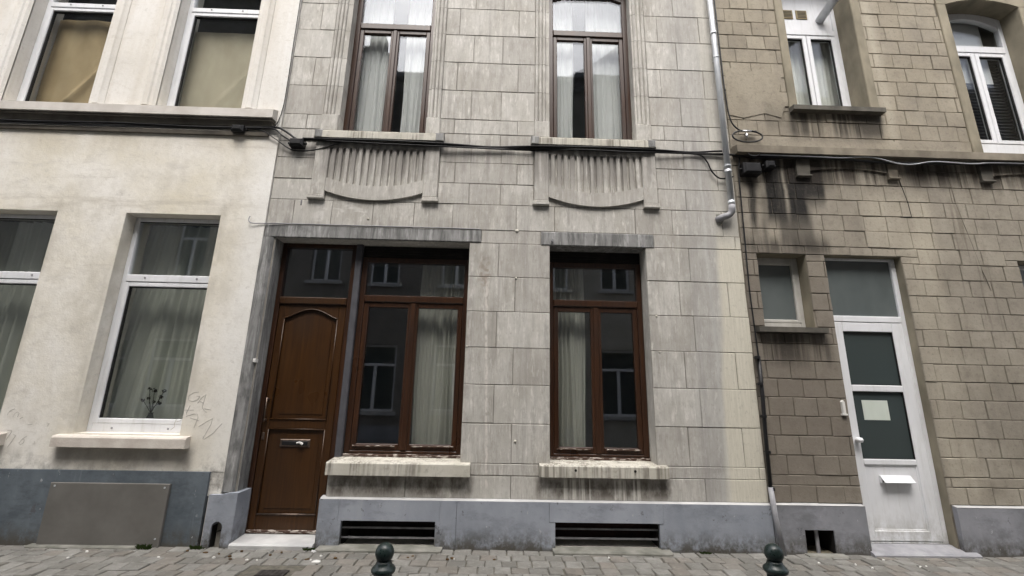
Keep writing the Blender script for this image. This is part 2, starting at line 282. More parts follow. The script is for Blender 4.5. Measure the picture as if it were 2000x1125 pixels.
# ---------------------------------------------------------------- mesh helper
XF = [None]
class MB:
    def __init__(s): s.v = []; s.f = []
    def add(s, vs, fs):
        o = len(s.v); s.v += vs; s.f += [tuple(i + o for i in f) for f in fs]; return s
    def box(s, x0, x1, y0, y1, z0, z1):
        return s.add([(x0,y0,z0),(x1,y0,z0),(x1,y1,z0),(x0,y1,z0),(x0,y0,z1),(x1,y0,z1),(x1,y1,z1),(x0,y1,z1)],
                     [(0,3,2,1),(4,5,6,7),(0,1,5,4),(1,2,6,5),(2,3,7,6),(3,0,4,7)])
    def cbox(s, x0, x1, y0, y1, z0, z1, c=.004):      # face towards -y, its four edges chamfered
        c = min(c, (x1 - x0) * .3, (z1 - z0) * .3, (y1 - y0) * .6)
        vs = [(x0,y1,z0),(x1,y1,z0),(x1,y1,z1),(x0,y1,z1),(x0,y0+c,z0),(x1,y0+c,z0),(x1,y0+c,z1),(x0,y0+c,z1),(x0+c,y0,z0+c),(x1-c,y0,z0+c),(x1-c,y0,z1-c),(x0+c,y0,z1-c)]
        fs = [(3,2,1,0),(8,9,10,11)]
        for i in range(4):
            j = (i + 1) % 4; fs += [(i, j, j + 4, i + 4), (i + 4, j + 4, j + 8, i + 8)]
        return s.add(vs, fs)
    def jbox(s, x0, x1, y0, y1, z0, z1, c=.004, j=.002):
        k = len(s.v); s.cbox(x0, x1, y0, y1, z0, z1, c)
        for q in range(4):
            dx, dz, dy = random.uniform(-j, j), random.uniform(-j, j), random.uniform(-j, j) * .8
            for n in (k + 4 + q, k + 8 + q): v = s.v[n]; s.v[n] = (v[0] + dx, v[1] + dy, v[2] + dz)
        return s
    def prism(s, poly, y0, y1):                        # polygon in xz, anticlockwise seen from -y
        n = len(poly); vs = [(x, y0, z) for x, z in poly] + [(x, y1, z) for x, z in poly]
        fs = [tuple(range(n)), tuple(range(2 * n - 1, n - 1, -1))] + [(i, i + n, (i + 1) % n + n, (i + 1) % n) for i in range(n)]
        return s.add(vs, fs)
    def band(s, lo, hi, y0, y1):                       # strip between two polylines lo and hi (same x), with thickness
        n = len(lo); vs = []
        for (a, b) in zip(lo, hi): vs += [(a[0], y0, a[1]), (b[0], y0, b[1]), (a[0], y1, a[1]), (b[0], y1, b[1])]
        fs = [(0, 1, 3, 2), (4*n-4, 4*n-2, 4*n-1, 4*n-3)]
        for i in range(n - 1):
            k = 4 * i; fs += [(k, k+4, k+5, k+1), (k+2, k+3, k+7, k+6), (k, k+2, k+6, k+4), (k+1, k+5, k+7, k+3)]
        return s.add(vs, fs)
    def zprism(s, prof, z0, z1):                       # profile in xy extruded along z
        n = len(prof); vs = [(x, y, z0) for x, y in prof] + [(x, y, z1) for x, y in prof]
        return s.add(vs, [tuple(range(n - 1, -1, -1)), tuple(range(n, 2 * n))] + [(i, (i + 1) % n, (i + 1) % n + n, i + n) for i in range(n)])
    def xprism(s, prof, x0, x1):                       # profile in yz extruded along x
        n = len(prof); vs = [(x0, y, z) for y, z in prof] + [(x1, y, z) for y, z in prof]
        return s.add(vs, [tuple(range(n)), tuple(range(2 * n - 1, n - 1, -1))] + [(i, i + n, (i + 1) % n + n, (i + 1) % n) for i in range(n)])
    def tube(s, pts, r, n=7, r2=None):
        P = [Vector(p) for p in pts]; m = len(P); vs = []; prev = None
        for i, p in enumerate(P):
            d = (P[min(i + 1, m - 1)] - P[max(i - 1, 0)]).normalized()
            u = prev - d * prev.dot(d) if prev is not None else d.cross(Vector((0, 0, 1)) if abs(d.z) < .9 else Vector((0, 1, 0)))
            if u.length < 1e-5: u = d.cross(Vector((1, 0, 0)))
            u.normalize(); prev = u; w_ = d.cross(u); rr = r if r2 is None else r + (r2 - r) * i / (m - 1)
            for k in range(n):
                a = 2 * math.pi * k / n; q = p + u * (rr * math.cos(a)) + w_ * (rr * math.sin(a)); vs.append(tuple(q))
        fs = [tuple(range(n - 1, -1, -1)), tuple(range((m - 1) * n, m * n))]
        for i in range(m - 1):
            for k in range(n): a = i * n + k; b = i * n + (k + 1) % n; fs.append((a, b, b + n, a + n))
        return s.add(vs, fs)
    def lathe(s, cx, cy, prof, n=20):                  # profile of (r, z)
        vs = []; m = len(prof)
        for r, z in prof:
            for k in range(n): a = 2 * math.pi * k / n; vs.append((cx + r * math.cos(a), cy + r * math.sin(a), z))
        fs = [tuple(range(n - 1, -1, -1)), tuple(range((m - 1) * n, m * n))]
        for i in range(m - 1):
            for k in range(n): a = i * n + k; b = i * n + (k + 1) % n; fs.append((a, b, b + n, a + n))
        return s.add(vs, fs)
    def sheet(s, x0, x1, z0, z1, fy, nx=40, nz=10, fx=None):
        vs = []
        for j in range(nz + 1):
            for i in range(nx + 1):
                u = i / nx; v_ = j / nz; x = x0 + (x1 - x0) * u; z = z0 + (z1 - z0) * v_
                if fx: x = fx(u, v_)
                vs.append((x, fy(u, v_), z))
        return s.add(vs, [(j*(nx+1)+i, j*(nx+1)+i+1, (j+1)*(nx+1)+i+1, (j+1)*(nx+1)+i) for j in range(nz) for i in range(nx)])
    def build(s, name, mat, parent=None, smooth=False):
        off = Vector((0, 0, 0)); p = parent
        while p is not None: off += p.location; p = p.parent
        vs = s.v
        if XF[0]: vs = [XF[0](q) for q in vs]
        me = bpy.data.meshes.new(name); o = bpy.data.objects.new(name, me); base = Vector((0, 0, 0))
        if parent is None:
            xs = [q[0] for q in vs]; ys = [q[1] for q in vs]; zs = [q[2] for q in vs]
            base = Vector(((min(xs) + max(xs)) / 2, (min(ys) + max(ys)) / 2, min(zs))); o.location = base
        me.from_pydata([tuple(Vector(q) - off - base) for q in vs], [], s.f); me.update()
        if smooth:
            for pl in me.polygons: pl.use_smooth = True
        me.materials.append(MAT[mat] if isinstance(mat, str) else mat)
        COL.objects.link(o); o.parent = parent; return o

def tag(o, label, cat, group=None, kind=None):
    o['label'] = label
    if cat: o['category'] = cat
    if group: o['group'] = group
    if kind: o['kind'] = kind
    return o
def thing(name, loc, label, cat, group=None):
    o = bpy.data.objects.new(name, None); COL.objects.link(o)
    o.location = XF[0](loc) if XF[0] else loc; o.empty_display_size = .1
    return tag(o, label, cat, group)
def cb(name, mat, par, *a, c=.004): return MB().cbox(*a, c=c).build(name, mat, par)
def bx(name, mat, par, *a): return MB().box(*a).build(name, mat, par)
def frange(a, b, n): return [a + (b - a) * i / n for i in range(n + 1)]

def wall_slab(x0, x1, z0, z1, y0, y1, ops):
    xs = sorted({x0, x1, *[v for o in ops for v in o[:2] if x0 < v < x1]}); zs = sorted({z0, z1, *[v for o in ops for v in o[2:] if z0 < v < z1]})
    nx, nz = len(xs) - 1, len(zs) - 1
    def solid(i, j):
        if not (0 <= i < nx and 0 <= j < nz): return False
        cx = (xs[i] + xs[i+1]) / 2; cz = (zs[j] + zs[j+1]) / 2
        return not any(o[0] < cx < o[1] and o[2] < cz < o[3] for o in ops)
    m = MB()
    for i in range(nx):
        for j in range(nz):
            if not solid(i, j): continue
            a, b, c, d = xs[i], xs[i+1], zs[j], zs[j+1]
            m.add([(a,y0,c),(b,y0,c),(b,y0,d),(a,y0,d)], [(0,1,2,3)]); m.add([(a,y1,c),(b,y1,c),(b,y1,d),(a,y1,d)], [(3,2,1,0)])
            if not solid(i-1, j): m.add([(a,y0,c),(a,y0,d),(a,y1,d),(a,y1,c)], [(0,1,2,3)])
            if not solid(i+1, j): m.add([(b,y0,c),(b,y1,c),(b,y1,d),(b,y0,d)], [(0,1,2,3)])
            if not solid(i, j-1): m.add([(a,y0,c),(a,y1,c),(b,y1,c),(b,y0,c)], [(0,1,2,3)])
            if not solid(i, j+1): m.add([(a,y0,d),(b,y0,d),(b,y1,d),(a,y1,d)], [(0,1,2,3)])
    return m
def clip(r, ops):
    out = [r]
    for o in ops:
        nx = []
        for (a, b, c, d) in out:
            A, B, C, D = max(a, o[0]), min(b, o[1]), max(c, o[2]), min(d, o[3])
            if A >= B or C >= D: nx.append((a, b, c, d)); continue
            if c < C: nx.append((a, b, c, C))
            if D < d: nx.append((a, b, D, d))
            if a < A: nx.append((a, A, C, D))
            if B < b: nx.append((B, b, C, D))
        out = nx
    return [q for q in out if q[1] - q[0] > .02 and q[3] - q[2] > .02]
def rooms(h, x0, x1, ztop, yb=4.2, storey=4.3):
    bx('back_wall', 'room', h, x0, x1, yb, yb + .15, 0, ztop)
    bx('party_wall', 'room', h, x0, x0 + .06, .37, yb - .002, 0, ztop); bx('party_wall', 'room', h, x1 - .06, x1, .37, yb - .002, 0, ztop)
    bx('floor_slab', 'room', h, x0 + .063, x1 - .063, .37, yb - .003, storey - .2, storey + .15); bx('ground_slab', 'room', h, x0 + .063, x1 - .063, .37, yb - .003, -.05, .04)
    bx('roof_slab', 'roof', h, x0, x1, -.25, yb + .15, ztop + .003, ztop + .25)

def frame(m, x0, x1, z0, z1, y0, y1, w, wb=None, wt=None, c=.006):
    wb = wb or w; wt = wt or w
    m.cbox(x0, x0 + w, y0, y1, z0, z1, c); m.cbox(x1 - w, x1, y0, y1, z0, z1, c)
    m.cbox(x0 + w, x1 - w, y0 + .001, y1, z0, z0 + wb, c); m.cbox(x0 + w, x1 - w, y0 + .001, y1, z1 - wt, z1, c); return m
def pane(par, x0, x1, z0, z1, y, mat='glass', t=.018):      # each pane sits a hair out of true
    m = MB().box(x0 - .004, x1 + .004, y, y + t, z0 - .004, z1 + .004); a, b = random.uniform(-.004, .004), random.uniform(-.004, .004)
    m.v = [(p[0], p[1] + a * (p[0] > (x0 + x1) / 2) + b * (p[2] > (z0 + z1) / 2), p[2]) for p in m.v]
    return m.build('pane', mat, par)
def arch(x0, x1, zs, rise, n=14):
    return [(x, zs + rise * (1 - ((x - (x0 + x1) / 2) / ((x1 - x0) / 2)) ** 2)) for x in frange(x0, x1, n)]

# a casement window: outer frame, transom, two sashes below, one light above
def casement(h, x0, x1, z0, z1, y, mat, tz, fw=.06, mull=.11, sw=.05, bot=.07, gl='glass', top_arch=0, wtrans=.09, sub=None):
    m = MB(); d = .07
    m.cbox(x0, x0 + fw, y, y + d, z0, z1, .006); m.cbox(x1 - fw, x1, y, y + d, z0, z1, .006)
    m.cbox(x0 + fw, x1 - fw, y + .001, y + d, z0, z0 + bot, .006)
    if not top_arch: m.cbox(x0 + fw, x1 - fw, y + .001, y + d, z1 - fw, z1, .006)
    else:
        lo = arch(x0 + fw, x1 - fw, z1 - fw - top_arch, top_arch); m.band(lo, [(p[0], z1) for p in lo], y + .001, y + d)
    wdw = m.build('window', mat, h)
    cb('transom', mat, wdw, x0 + fw, x1 - fw, y - .012, y + d - .003, tz, tz + wtrans, c=.01)
    xm = (x0 + x1) / 2
    for (a, b) in ((x0 + fw + .003, xm - .005), (xm + .005, x1 - fw - .003)):
        s = frame(MB(), a, b, z0 + bot + .003, tz - .004, y + .008, y + d - .006, sw, sw + .01)
        so_ = s.build('sash', mat, wdw)
        pane(wdw, a + sw, b - sw, z0 + bot + sw + .013, tz - .004 - sw, y + .03, gl)
    cb('mullion', mat, wdw, xm - mull / 2 + .03, xm + mull / 2 - .03, y - .008, y + .0075, z0 + bot + .004, tz - .005, c=.012)
    pane(wdw, x0 + fw, x1 - fw, tz + wtrans, z1 - fw, y + .03, gl)
    return wdw

# ================================================================ GREY STONE HOUSE
H = thing('terraced_house', (0, .18, 0), 'grey stone-faced terraced house with brown wooden windows and door', 'house')
GO = [(-2.79, -1.84, -.1, 3.395), (-1.84, -.42, .845, 3.395), (.57, 1.76, .845, 3.395), (-2.21, -1.05, 4.90, 7.5), (.56, 1.73, 4.90, 7.5), (-1.64, -.65, .0, .265), (.62, 1.74, .02, .275)]
GX0, GX1 = -2.93, 2.97
GW = wall_slab(GX0, GX1, -.1, 9.0, .009, .36, GO).build('wall', 'joint', H)
rooms(H, GX0, GX1, 9.0, storey=4.45)
def line_reveals(o, mat):
    o.data.materials.append(MAT[mat])
    for p in o.data.polygons:
        if abs(p.normal.y) < .5: p.material_index = 1
line_reveals(GW, 'stone')
J = .0035
zr = [.485, .72, .845, 1.265, 1.69, 2.115, 2.54, 2.965, 3.395, 3.565, 3.905, 4.19, 4.48, 4.715]
holes = [(-2.935, -1.835, -.1, 3.565), (-1.845, -.42, .72, 3.395), (-1.835, -.28, 3.395, 3.565), (.57, 1.76, .72, 3.395), (.46, 1.87, 3.395, 3.565), (-1.845, -.31, .72, .845), (.45, 1.86, .72, .845),
         (-2.45, -.85, 3.905, 4.715), (.365, 1.955, 3.905, 4.715)]
jl = {0: [-1.0, .14, 2.28], 1: [2.9], 2: [.14, 2.13, 2.75], 3: [-.07, 2.3], 4: [.14, 2.15, 2.76], 5: [-.06, 2.3], 6: [.15, 2.15, 2.75], 7: [-.06, 2.3], 8: [2.9],
      9: [-2.62, -2.15, -1.64, -1.13, -.65, .15, .63, 1.65, 2.12, 2.76], 10: [-.46, -.06, 2.32], 11: [-.65, .15, 2.12, 2.76], 12: [-.45, -.06, 2.33]}
def stone(par, a, b, c, d, y=0.0, mat='stone', name='stone_block', ch=.004):
    dy = random.uniform(-.003, .002); r = lambda: random.uniform(.0022, .0042)
    return MB().jbox(a + r(), b - r(), y + dy, y + .02, c + r(), d - r(), ch, .0022).build(name, mat, par)
def course(x0, x1, c, d, joints, hl):
    xs = [x0] + [j for j in joints if x0 + .05 < j < x1 - .05] + [x1]
    for a, b in zip(xs[:-1], xs[1:]):
        for q in clip((a, b, c, d), hl): stone(GW, *q)
for i in range(len(zr) - 1): course(GX0, GX1, zr[i], zr[i+1], jl.get(i, []), holes)
zu = [4.715, 4.90, 5.115, 5.555, 6.0, 6.45, 6.895, 7.34, 7.79, 8.24, 8.69, 9.0]
hu = [(-2.42, -.88, 4.90, 7.5), (.37, 1.92, 4.90, 7.5), (-2.46, -.81, 4.715, 4.90), (.33, 1.94, 4.715, 4.90)]
A = [-2.62, -.69, .14, 2.1, 2.7]; B = [-.48, -.08, 2.35]
for i in range(len(zu) - 1): course(GX0, GX1, zu[i], zu[i+1], (A if i % 2 else B) if zu[i] < 7.4 else ([-1.9, -1.2] + A if i % 2 else [-1.5, 1.1] + B), hu)
# lintels, jamb, sills
cb('lintel', 'bluestone', H, -2.93, -.28, -.012, .22, 3.398, 3.562, c=.01)
cb('lintel', 'bluestone', H, .46, 1.87, -.012, .22, 3.385, 3.562, c=.01)
MB().zprism([(-2.93, -.022), (-2.83, -.022), (-2.788, .03), (-2.788, .24), (-2.93, .24)], .52, 3.397).build('door_jamb', 'bluestone', H)
def gsill(a, b, z0, z1, yb, proud=.075):
    return MB().xprism([(-proud, z0), (yb, z0), (yb, z1 + .02), (-.0, z1 + .006), (-proud + .012, z1), (-proud, z1 - .012)], a, b).build('sill', 'sill', H)
gsill(-1.845, -.305, .715, .845, .215); gsill(.45, 1.865, .725, .848, .215)
gsill(-2.455, -.81, 4.735, 4.838, .165, .09); gsill(.325, 1.945, 4.735, 4.838, .165, .09)
for xa in (-2.459, -.915, .319, 1.838): cb('sill_end', 'bluestone', H, xa, xa + .11, -.094, -.002, 4.73, 4.845, c=.012)
# fluted jambs beside the upper windows
def flute_prof(x0, x1):
    pr = [(x0, .03)]; n = 3; wd = (x1 - x0) / n
    for k in range(n):
        for u in range(7):
            a = math.pi * u / 6; pr.append((x0 + wd * (k + .5) - (wd * .46) * math.cos(a), .008 - .026 * math.sin(a)))
    pr.append((x1, .03)); return pr
for (a, b, arr) in ((-2.42, -2.27, -2.204), (-1.05 + .02, -.88, -1.056), (.37, .52, .566), (1.75, 1.92, 1.724)):
    zz = [5.115, 5.555, 6.0, 6.45, 6.895, 7.34, 7.5]
    lo, hi = min(a, arr), max(b, arr)
    for c, d in zip(zz[:-1], zz[1:]):
        m = MB().zprism(flute_prof(a, b), c + .003, d - .003)
        if arr < a: m.zprism([(arr, .004), (a, .004), (a, .175), (arr, .175)], c + .003, d - .003)
        else: m.zprism([(b, .004), (arr, .004), (arr, .175), (b, .175)], c + .003, d - .003)
        m.build('jamb_stone', 'stone', GW)
    cb('jamb_base', 'stone', GW, lo - .005, hi + .005 if arr < a else hi, -.03, .172, 4.865, 5.112, c=.012)
# carved aprons under the upper windows
def apron(x0, x1, z0, z1):
    ap = bx('carved_apron', 'stone', H, x0, x1, .003, .02, z0, z1)
    xa, xb = x0 + .185, x1 - .185; zt = 4.63; pr = -.032
    def zl(x): u = (x - (xa + xb) / 2) / ((xb - xa) / 2); return 4.025 - .115 * (1 - u * u)
    def zh(x): u = (x - (xa + xb) / 2) / ((xb - xa) / 2); return 4.20 - .105 * (1 - u * u)
    m = MB(); xs = frange(xa, xb, 20)
    m.band([(x, zl(x)) for x in xs], [(x, zh(x)) for x in xs], pr, .004)
    m.cbox(x0 + .004, xa, pr, .004, 3.975, 4.70, .006); m.cbox(xb, x1 - .004, pr, .004, 3.975, 4.70, .006)
    m.cbox(xa, xb, pr + .006, .004, zt, 4.70, .004); m.build('apron_frame', 'stone', ap)
    n = 14; wd = (xb - xa - .02) / n
    for k in range(n):
        xc = xa + .01 + wd * (k + .5); r = wd * .31; zb = zh(xc) - .012
        prof = [(xc - r, .004), (xc - r, -.018), (xc - r + .006, -.025), (xc + r - .006, -.025), (xc + r, -.018), (xc + r, .004)]
        MB().zprism(prof, zb, zt + .002).build('flute', 'stone', ap)
        if k: # rounded heads of the grooves
            xg = xc - wd / 2; gw = wd - 2 * r
            ar_ = [(xg - gw / 2 + gw * u / 8, zt - .03 + .026 * math.sin(math.pi * u / 8)) for u in range(9)]
            MB().band(ar_, [(p[0], zt + .002) for p in ar_], -.022, .004).build('groove_head', 'stone', ap)
    for (a, b) in ((x0 - .012, xa + .0), (xb, x1 + .012)):
        MB().cbox(a, b, -.04, .003, 3.945, 3.972, .004).cbox(a - .006, b + .006, -.05, .003, 3.91, 3.942, .006).build('apron_foot', 'stone', ap)
apron(-2.445, -.855, 3.91, 4.71); apron(.37, 1.95, 3.91, 4.71)
# plinth
def poly(name, mat, par, pts, y0, y1): return MB().prism(pts, y0, y1).build(name, mat, par)
PY = -.035; g = .002
poly('plinth_stone', 'plinth', H, [(-1.885, -.05), (-1.64, -.05), (-1.64, .262), (-1.675, .262), (-1.675, .47), (-1.885, .47)], PY, .10)
poly('plinth_stone', 'plinth', H, [(-1.673, .264), (-.607, .264), (-.607, .47), (-1.673, .47)], PY + .003, .10)
poly('plinth_stone', 'plinth', H, [(-.65, -.05), (-.432, -.05), (-.432, .47), (-.605, .47), (-.605, .262), (-.65, .262)], PY, .10)
poly('plinth_stone', 'plinth', H, [(-.428, -.05), (.62, -.05), (.62, .272), (.556, .272), (.556, .47), (-.428, .47)], PY, .10)
poly('plinth_stone', 'plinth', H, [(.559, .275), (1.783, .275), (1.783, .47), (.559, .47)], PY - .004, .10)
poly('plinth_stone', 'plinth', H, [(1.74, -.05), (2.97, -.05), (2.97, .47), (1.786, .47), (1.786, .272), (1.74, .272)], PY, .10)
MB().xprism([(PY + .003, .470), (.06, .470), (.06, .492), (-.004, .487)], -1.883, 2.968).build('plinth_cap', 'slab', H)
bx('plinth_return', 'plinth', H, -1.886, -1.845, .1005, .24, -.05, .47)
bx('wall_return', 'stone', H, -1.842, -1.8, .021, .24, .47, .716)
# cellar vents
def vent(x0, x1, z0, z1, mat):
    v = bx('cellar_vent', mat, H, x0 - .03, x1 + .03, .30, .34, z0 - .1, z1 + .02)
    for zz in (z0 + (z1 - z0) * .30, z0 + (z1 - z0) * .66): MB().box(x0 - .01, x1 + .01, .03, .045, zz, zz + .016).build('bar', 'rust', v)
    bx('vent_floor', 'void', v, x0 - .01, x1 + .01, .0, .298, z0 - .08, z0 - .02)
    bx('vent_cheek', 'void', v, x0 - .012, x0 + .002, .03, .30, z0 - .02, z1); bx('vent_cheek', 'void', v, x1 - .002, x1 + .012, .03, .30, z0 - .02, z1)
    MB().cbox(x0 - .19 if x0 < 0 else x0 - .03, x1 + .09, -.15, .02, -.04, .028, .012).build('threshold', 'slabdark', v)
vent(-1.64, -.65, .0, .264, 'void'); vent(.62, 1.74, .02, .274, 'redwood')
# foot of the door jamb, with the boot-scraper hole
hp = [(-2.955, -.05), (-2.955, .18)] 
def jambfoot():
    x0, x1, zt = -3.03, -2.735, .52; hx0, hx1, hz = -2.955, -2.845, .19; f = MB()
    arc = [((hx0 + hx1) / 2 + .055 * math.cos(math.pi * k / 10), hz + .055 * math.sin(math.pi * k / 10)) for k in range(11)]   # right to left
    f.prism([(hx1, -.05), (x1, -.05), (x1, zt), (hx1, zt)], -.06, .23); f.prism([(x0, -.05), (hx0, -.05), (hx0, zt - .02), (x0, zt - .02)], -.06, .23)
    f.band([(p[0], p[1]) for p in reversed(arc)], [(p[0], zt - .02 if p[0] < -2.9 else zt - .01) for p in reversed(arc)], -.06, .23)
    o = f.build('jamb_foot', 'plinth', H)
    MB().box(hx0 - .004, hx1 + .004, .20, .22, -.04, .3).box(hx0 - .004, hx0 + .003, -.04, .2, -.04, .2).box(hx1 - .003, hx1 + .004, -.04, .2, -.04, .2).build('boot_hole', 'void', o)
    MB().tube([(-2.94, .02, .13), (-2.86, .0, .15)], .008).build('scraper_bar', 'iron', o)
jambfoot()
# ground floor windows
def ground_window(x0, x1, shade):
    wd = casement(H, x0, x1, .90, 3.24, .22, 'wood', 2.665, fw=.065, mull=.125, sw=.06, bot=.03, gl='glassdark', wtrans=.085)
    cb('bottom_rail', 'peel', wd, x0, x1, .20, .285, .862, .897, c=.006)
    bx('shutter_box', 'void', wd, x0, x1, .235, .34, 3.243, 3.39)
    for k in range(4): cb('shutter_slat', 'void', wd, x0 + .03, x1 - .03, .225, .234, 3.25 + k * .036, 3.28 + k * .036, c=.004)
    MB().cbox(x0 + .1, (x0 + x1) / 2 - .1, .205, .225, .975, .99, .004).cbox((x0 + x1) / 2 + .09, x1 - .1, .205, .225, .975, .99, .004).build('drip_bar', 'peel', wd)
    return wd
ground_window(-1.775, -.422, 0); ground_window(.572, 1.758, 0)
cb('post', 'darkrail', H, -1.855, -1.778, .17, .3, .80, 3.394, c=.008)
for (x0, x1) in ((-2.208, -1.052), (.562, 1.728)):
    casement(H, x0, x1, 4.86, 7.46, .155, 'wood', 6.64, fw=.075, mull=.12, sw=.055, bot=.03, top_arch=.10, wtrans=.10)
# entrance door
D = frame(MB(), -2.787, -1.857, .05, 3.394, .20, .28, .055, .012).build('door', 'wood', H)
cb('transom_rail', 'door', D, -2.73, -1.914, .185, .275, 2.61, 2.70, c=.012)
pane(D, -2.73, -1.914, 2.70, 3.335, .225, 'glassdark')
leaf = MB().box(-2.728, -1.916, .24, .27, .062, 2.606).build('leaf', 'door', D)
lx0, lx1 = -2.726, -1.918
m = MB(); m.cbox(lx0, lx0 + .075, .212, .24, .062, 2.605, .006); m.cbox(lx1 - .085, lx1, .212, .24, .062, 2.605, .006)
a, b = lx0 + .075, lx1 - .085
m.cbox(a, b, .213, .24, .062, .25, .006); m.cbox(a, b, .213, .24, 1.155, 1.255, .006)
def az(x): u = (x - (a + b) / 2) / ((b - a) / 2); return 2.44 + .11 * (1 - min(1, abs(u) * 1.02) ** 2) ** 1.6
xs = frange(a, b, 24); m.band([(x, az(x)) for x in xs], [(x, 2.605) for x in xs], .213, .24); m.build('door_frame', 'door', D)
# raised fields with mouldings
def raised(x0, x1, z0, z1, top=None):
    o = MB(); n = 24; xs = frange(x0, x1, n); hi = [(x, top(x) if top else z1) for x in xs]; cx = (x0 + x1) / 2
    o.band([(x, z0) for x in xs], hi, .232, .241)
    xi = frange(x0 + .05, x1 - .05, n); o.band([(x, z0 + .05) for x in xi], [(x, (top(x) if top else z1) - .05) for x in xi], .2255, .233)
    return o.build('panel', 'door', D)
raised(a + .012, b - .012, 1.268, 2.5, lambda x: az(x) - .014); raised(a + .012, b - .012, .262, 1.143)
def bead(pts, r=.007, mat='door'): return MB().tube(pts, r, 6).build('moulding', mat, D, True)
for (z0, z1) in ((.255, 1.15), (1.26, 2.45)):
    bead([(a + .004, .212, z0), (a + .004, .212, z1)]); bead([(b - .004, .212, z0), (b - .004, .212, z1)]); bead([(a, .210, z0), (b, .210, z0)], .009, 'bronze' if z0 < .5 else 'door')
bead([(x, .210, az(x)) for x in xs], .009); bead([(a, .212, 1.15), (b, .212, 1.15)])
cb('weatherboard', 'peel', D, lx0, lx1, .19, .212, .064, .10, c=.008)
ls = MB(); ls.cbox(-2.50, -2.16, .213, .226, .955, 1.04, .008); o = ls.build('letter_slot', 'bronze', D); cb('letter_flap', 'black', D, -2.475, -2.185, .209, .214, .975, 1.02, c=.003)
MB().tube([(-2.3, .2, 1.0), (-2.26, .175, 1.01), (-2.23, .19, .99)], .011, 6, .014).build('letter_paper', 'scrap', D)
MB().tube([(-2.69, .16, 1.23), (-2.69, .16, 1.5)], .008).tube([(-2.69, .21, 1.25), (-2.69, .155, 1.25)], .012).tube([(-2.69, .21, 1.48), (-2.69, .155, 1.48)], .012).build('handle', 'bronze', D, True)
cb('keyhole_plate', 'bronze', D, -2.712, -2.682, .205, .213, 1.03, 1.11)
MB().xprism([(-.09, -.05), (.30, -.05), (.30, .062), (.20, .060), (-.07, .045), (-.09, .030)], -2.735, -1.888).build('doorstep', 'slab', H)
# small fittings on the grey front
for (x, z, r) in ((.16, 3.565, .026), (.16, 2.955, .017), (.18, 1.08, .02), (-1.69, 3.67, .018), (-.40, 2.12, .014), (1.85, 2.53, .014), (1.86, 2.1, .016)):
    MB().tube([(x, .004, z), (x, -.005, z)], r * .85, 12).build('anchor_plate', 'sill', H, True)
for x in (.84, 1.49): MB().tube([(x, -.072, .80), (x, -.08, .80)], .014, 8).build('rust_hole', 'void', H)
MB().tube([(.60, .0, 3.44), (.60, -.04, 3.44)], .016, 8).build('old_hook', 'rust', H); MB().tube([(1.72, .0, 3.40), (1.72, -.03, 3.40)], .016, 8).build('old_hook', 'rust', H)
cb('doorbell', 'scrap', H, -2.815, -2.785, -.03, .03, 1.885, 1.925, c=.005)
cb('rust_stain_bolt', 'rust', H, -2.545, -2.53, -.012, .003, 3.83, 3.90)

# ================================================================ WHITE HOUSE
W = thing('terraced_house', (-6.2, .18, 0), 'off-white rendered terraced house with white windows and slate-coloured plinth', 'house')
WX0, WX1 = -9.8, -2.933; WY = -.02
WO = [(-4.62, -3.48, 1.09, 3.655), (-6.56, -5.44, 1.09, 3.655), (-8.5, -7.38, 1.09, 3.655), (-4.58, -3.48, 5.15, 7.9), (-6.55, -5.44, 5.15, 7.9), (-8.5, -7.4, 5.15, 7.9)]
wall_slab(WX0, WX1, .72, 9.2, WY, .36, WO).build('wall', 'white', W)
bx('wall_footing', 'white', W, -3.0745, -2.9345, WY + .004, .3, .48, .7195)
bx('wall_foot', 'wsill', W, -3.066, -3.0325, WY + .012, .3, -.05, .478)
wall_slab(WX0, -3.075, -.1, .718, -.045, .36, []).build('plinth', 'plinthw', W)
rooms(W, WX0, WX1 - .004, 9.2, storey=4.55)
def ww_lower(x0, x1):
    y = .13; wd = frame(MB(), x0, x1, 1.09, 3.654, y, y + .07, .055, .10, .05).build('window', 'pvc', W)
    cb('transom', 'pvc', wd, x0 + .055, x1 - .055, y - .008, y + .068, 2.825, 2.915, c=.008)
    s = frame(MB(), x0 + .052, x1 - .052, 1.185, 2.818, y - .004, y + .06, .05, .055); s.build('sash', 'pvc', wd)
    g = MB(); frame(g, x0 + .1, x1 - .1, 1.232, 2.77, y + .012, y + .05, .012); g.build('seal', 'seal', wd)
    pane(wd, x0 + .11, x1 - .11, 1.245, 2.76, y + .03, 'glassdark'); pane(wd, x0 + .055, x1 - .055, 2.915, 3.60, y + .03, 'glassdark')
    g = MB(); g.box(x0 + .056, x1 - .056, y + .012, y + .02, 3.592, 3.603); g.build('seal', 'seal', wd)
    for xx in (x0 + .28, x1 - .24):
        MB().tube([(xx, y - .006, 2.875), (xx, y - .014, 2.875)], .012, 8).build('drain_cap', 'greypipe', wd); MB().tube([(xx, y + .002, 1.135), (xx, y - .006, 1.135)], .012, 8).build('drain_cap', 'greypipe', wd)
    MB().xprism([(-.10, .955), (.13, .955), (.13, 1.095), (-.02, 1.078), (-.085, 1.068), (-.10, 1.05)], x0 - .14, x1 + .13).build('sill', 'wsill', W)
for a, b in ((-4.62, -3.48), (-6.56, -5.44), (-8.5, -7.38)): ww_lower(a, b)
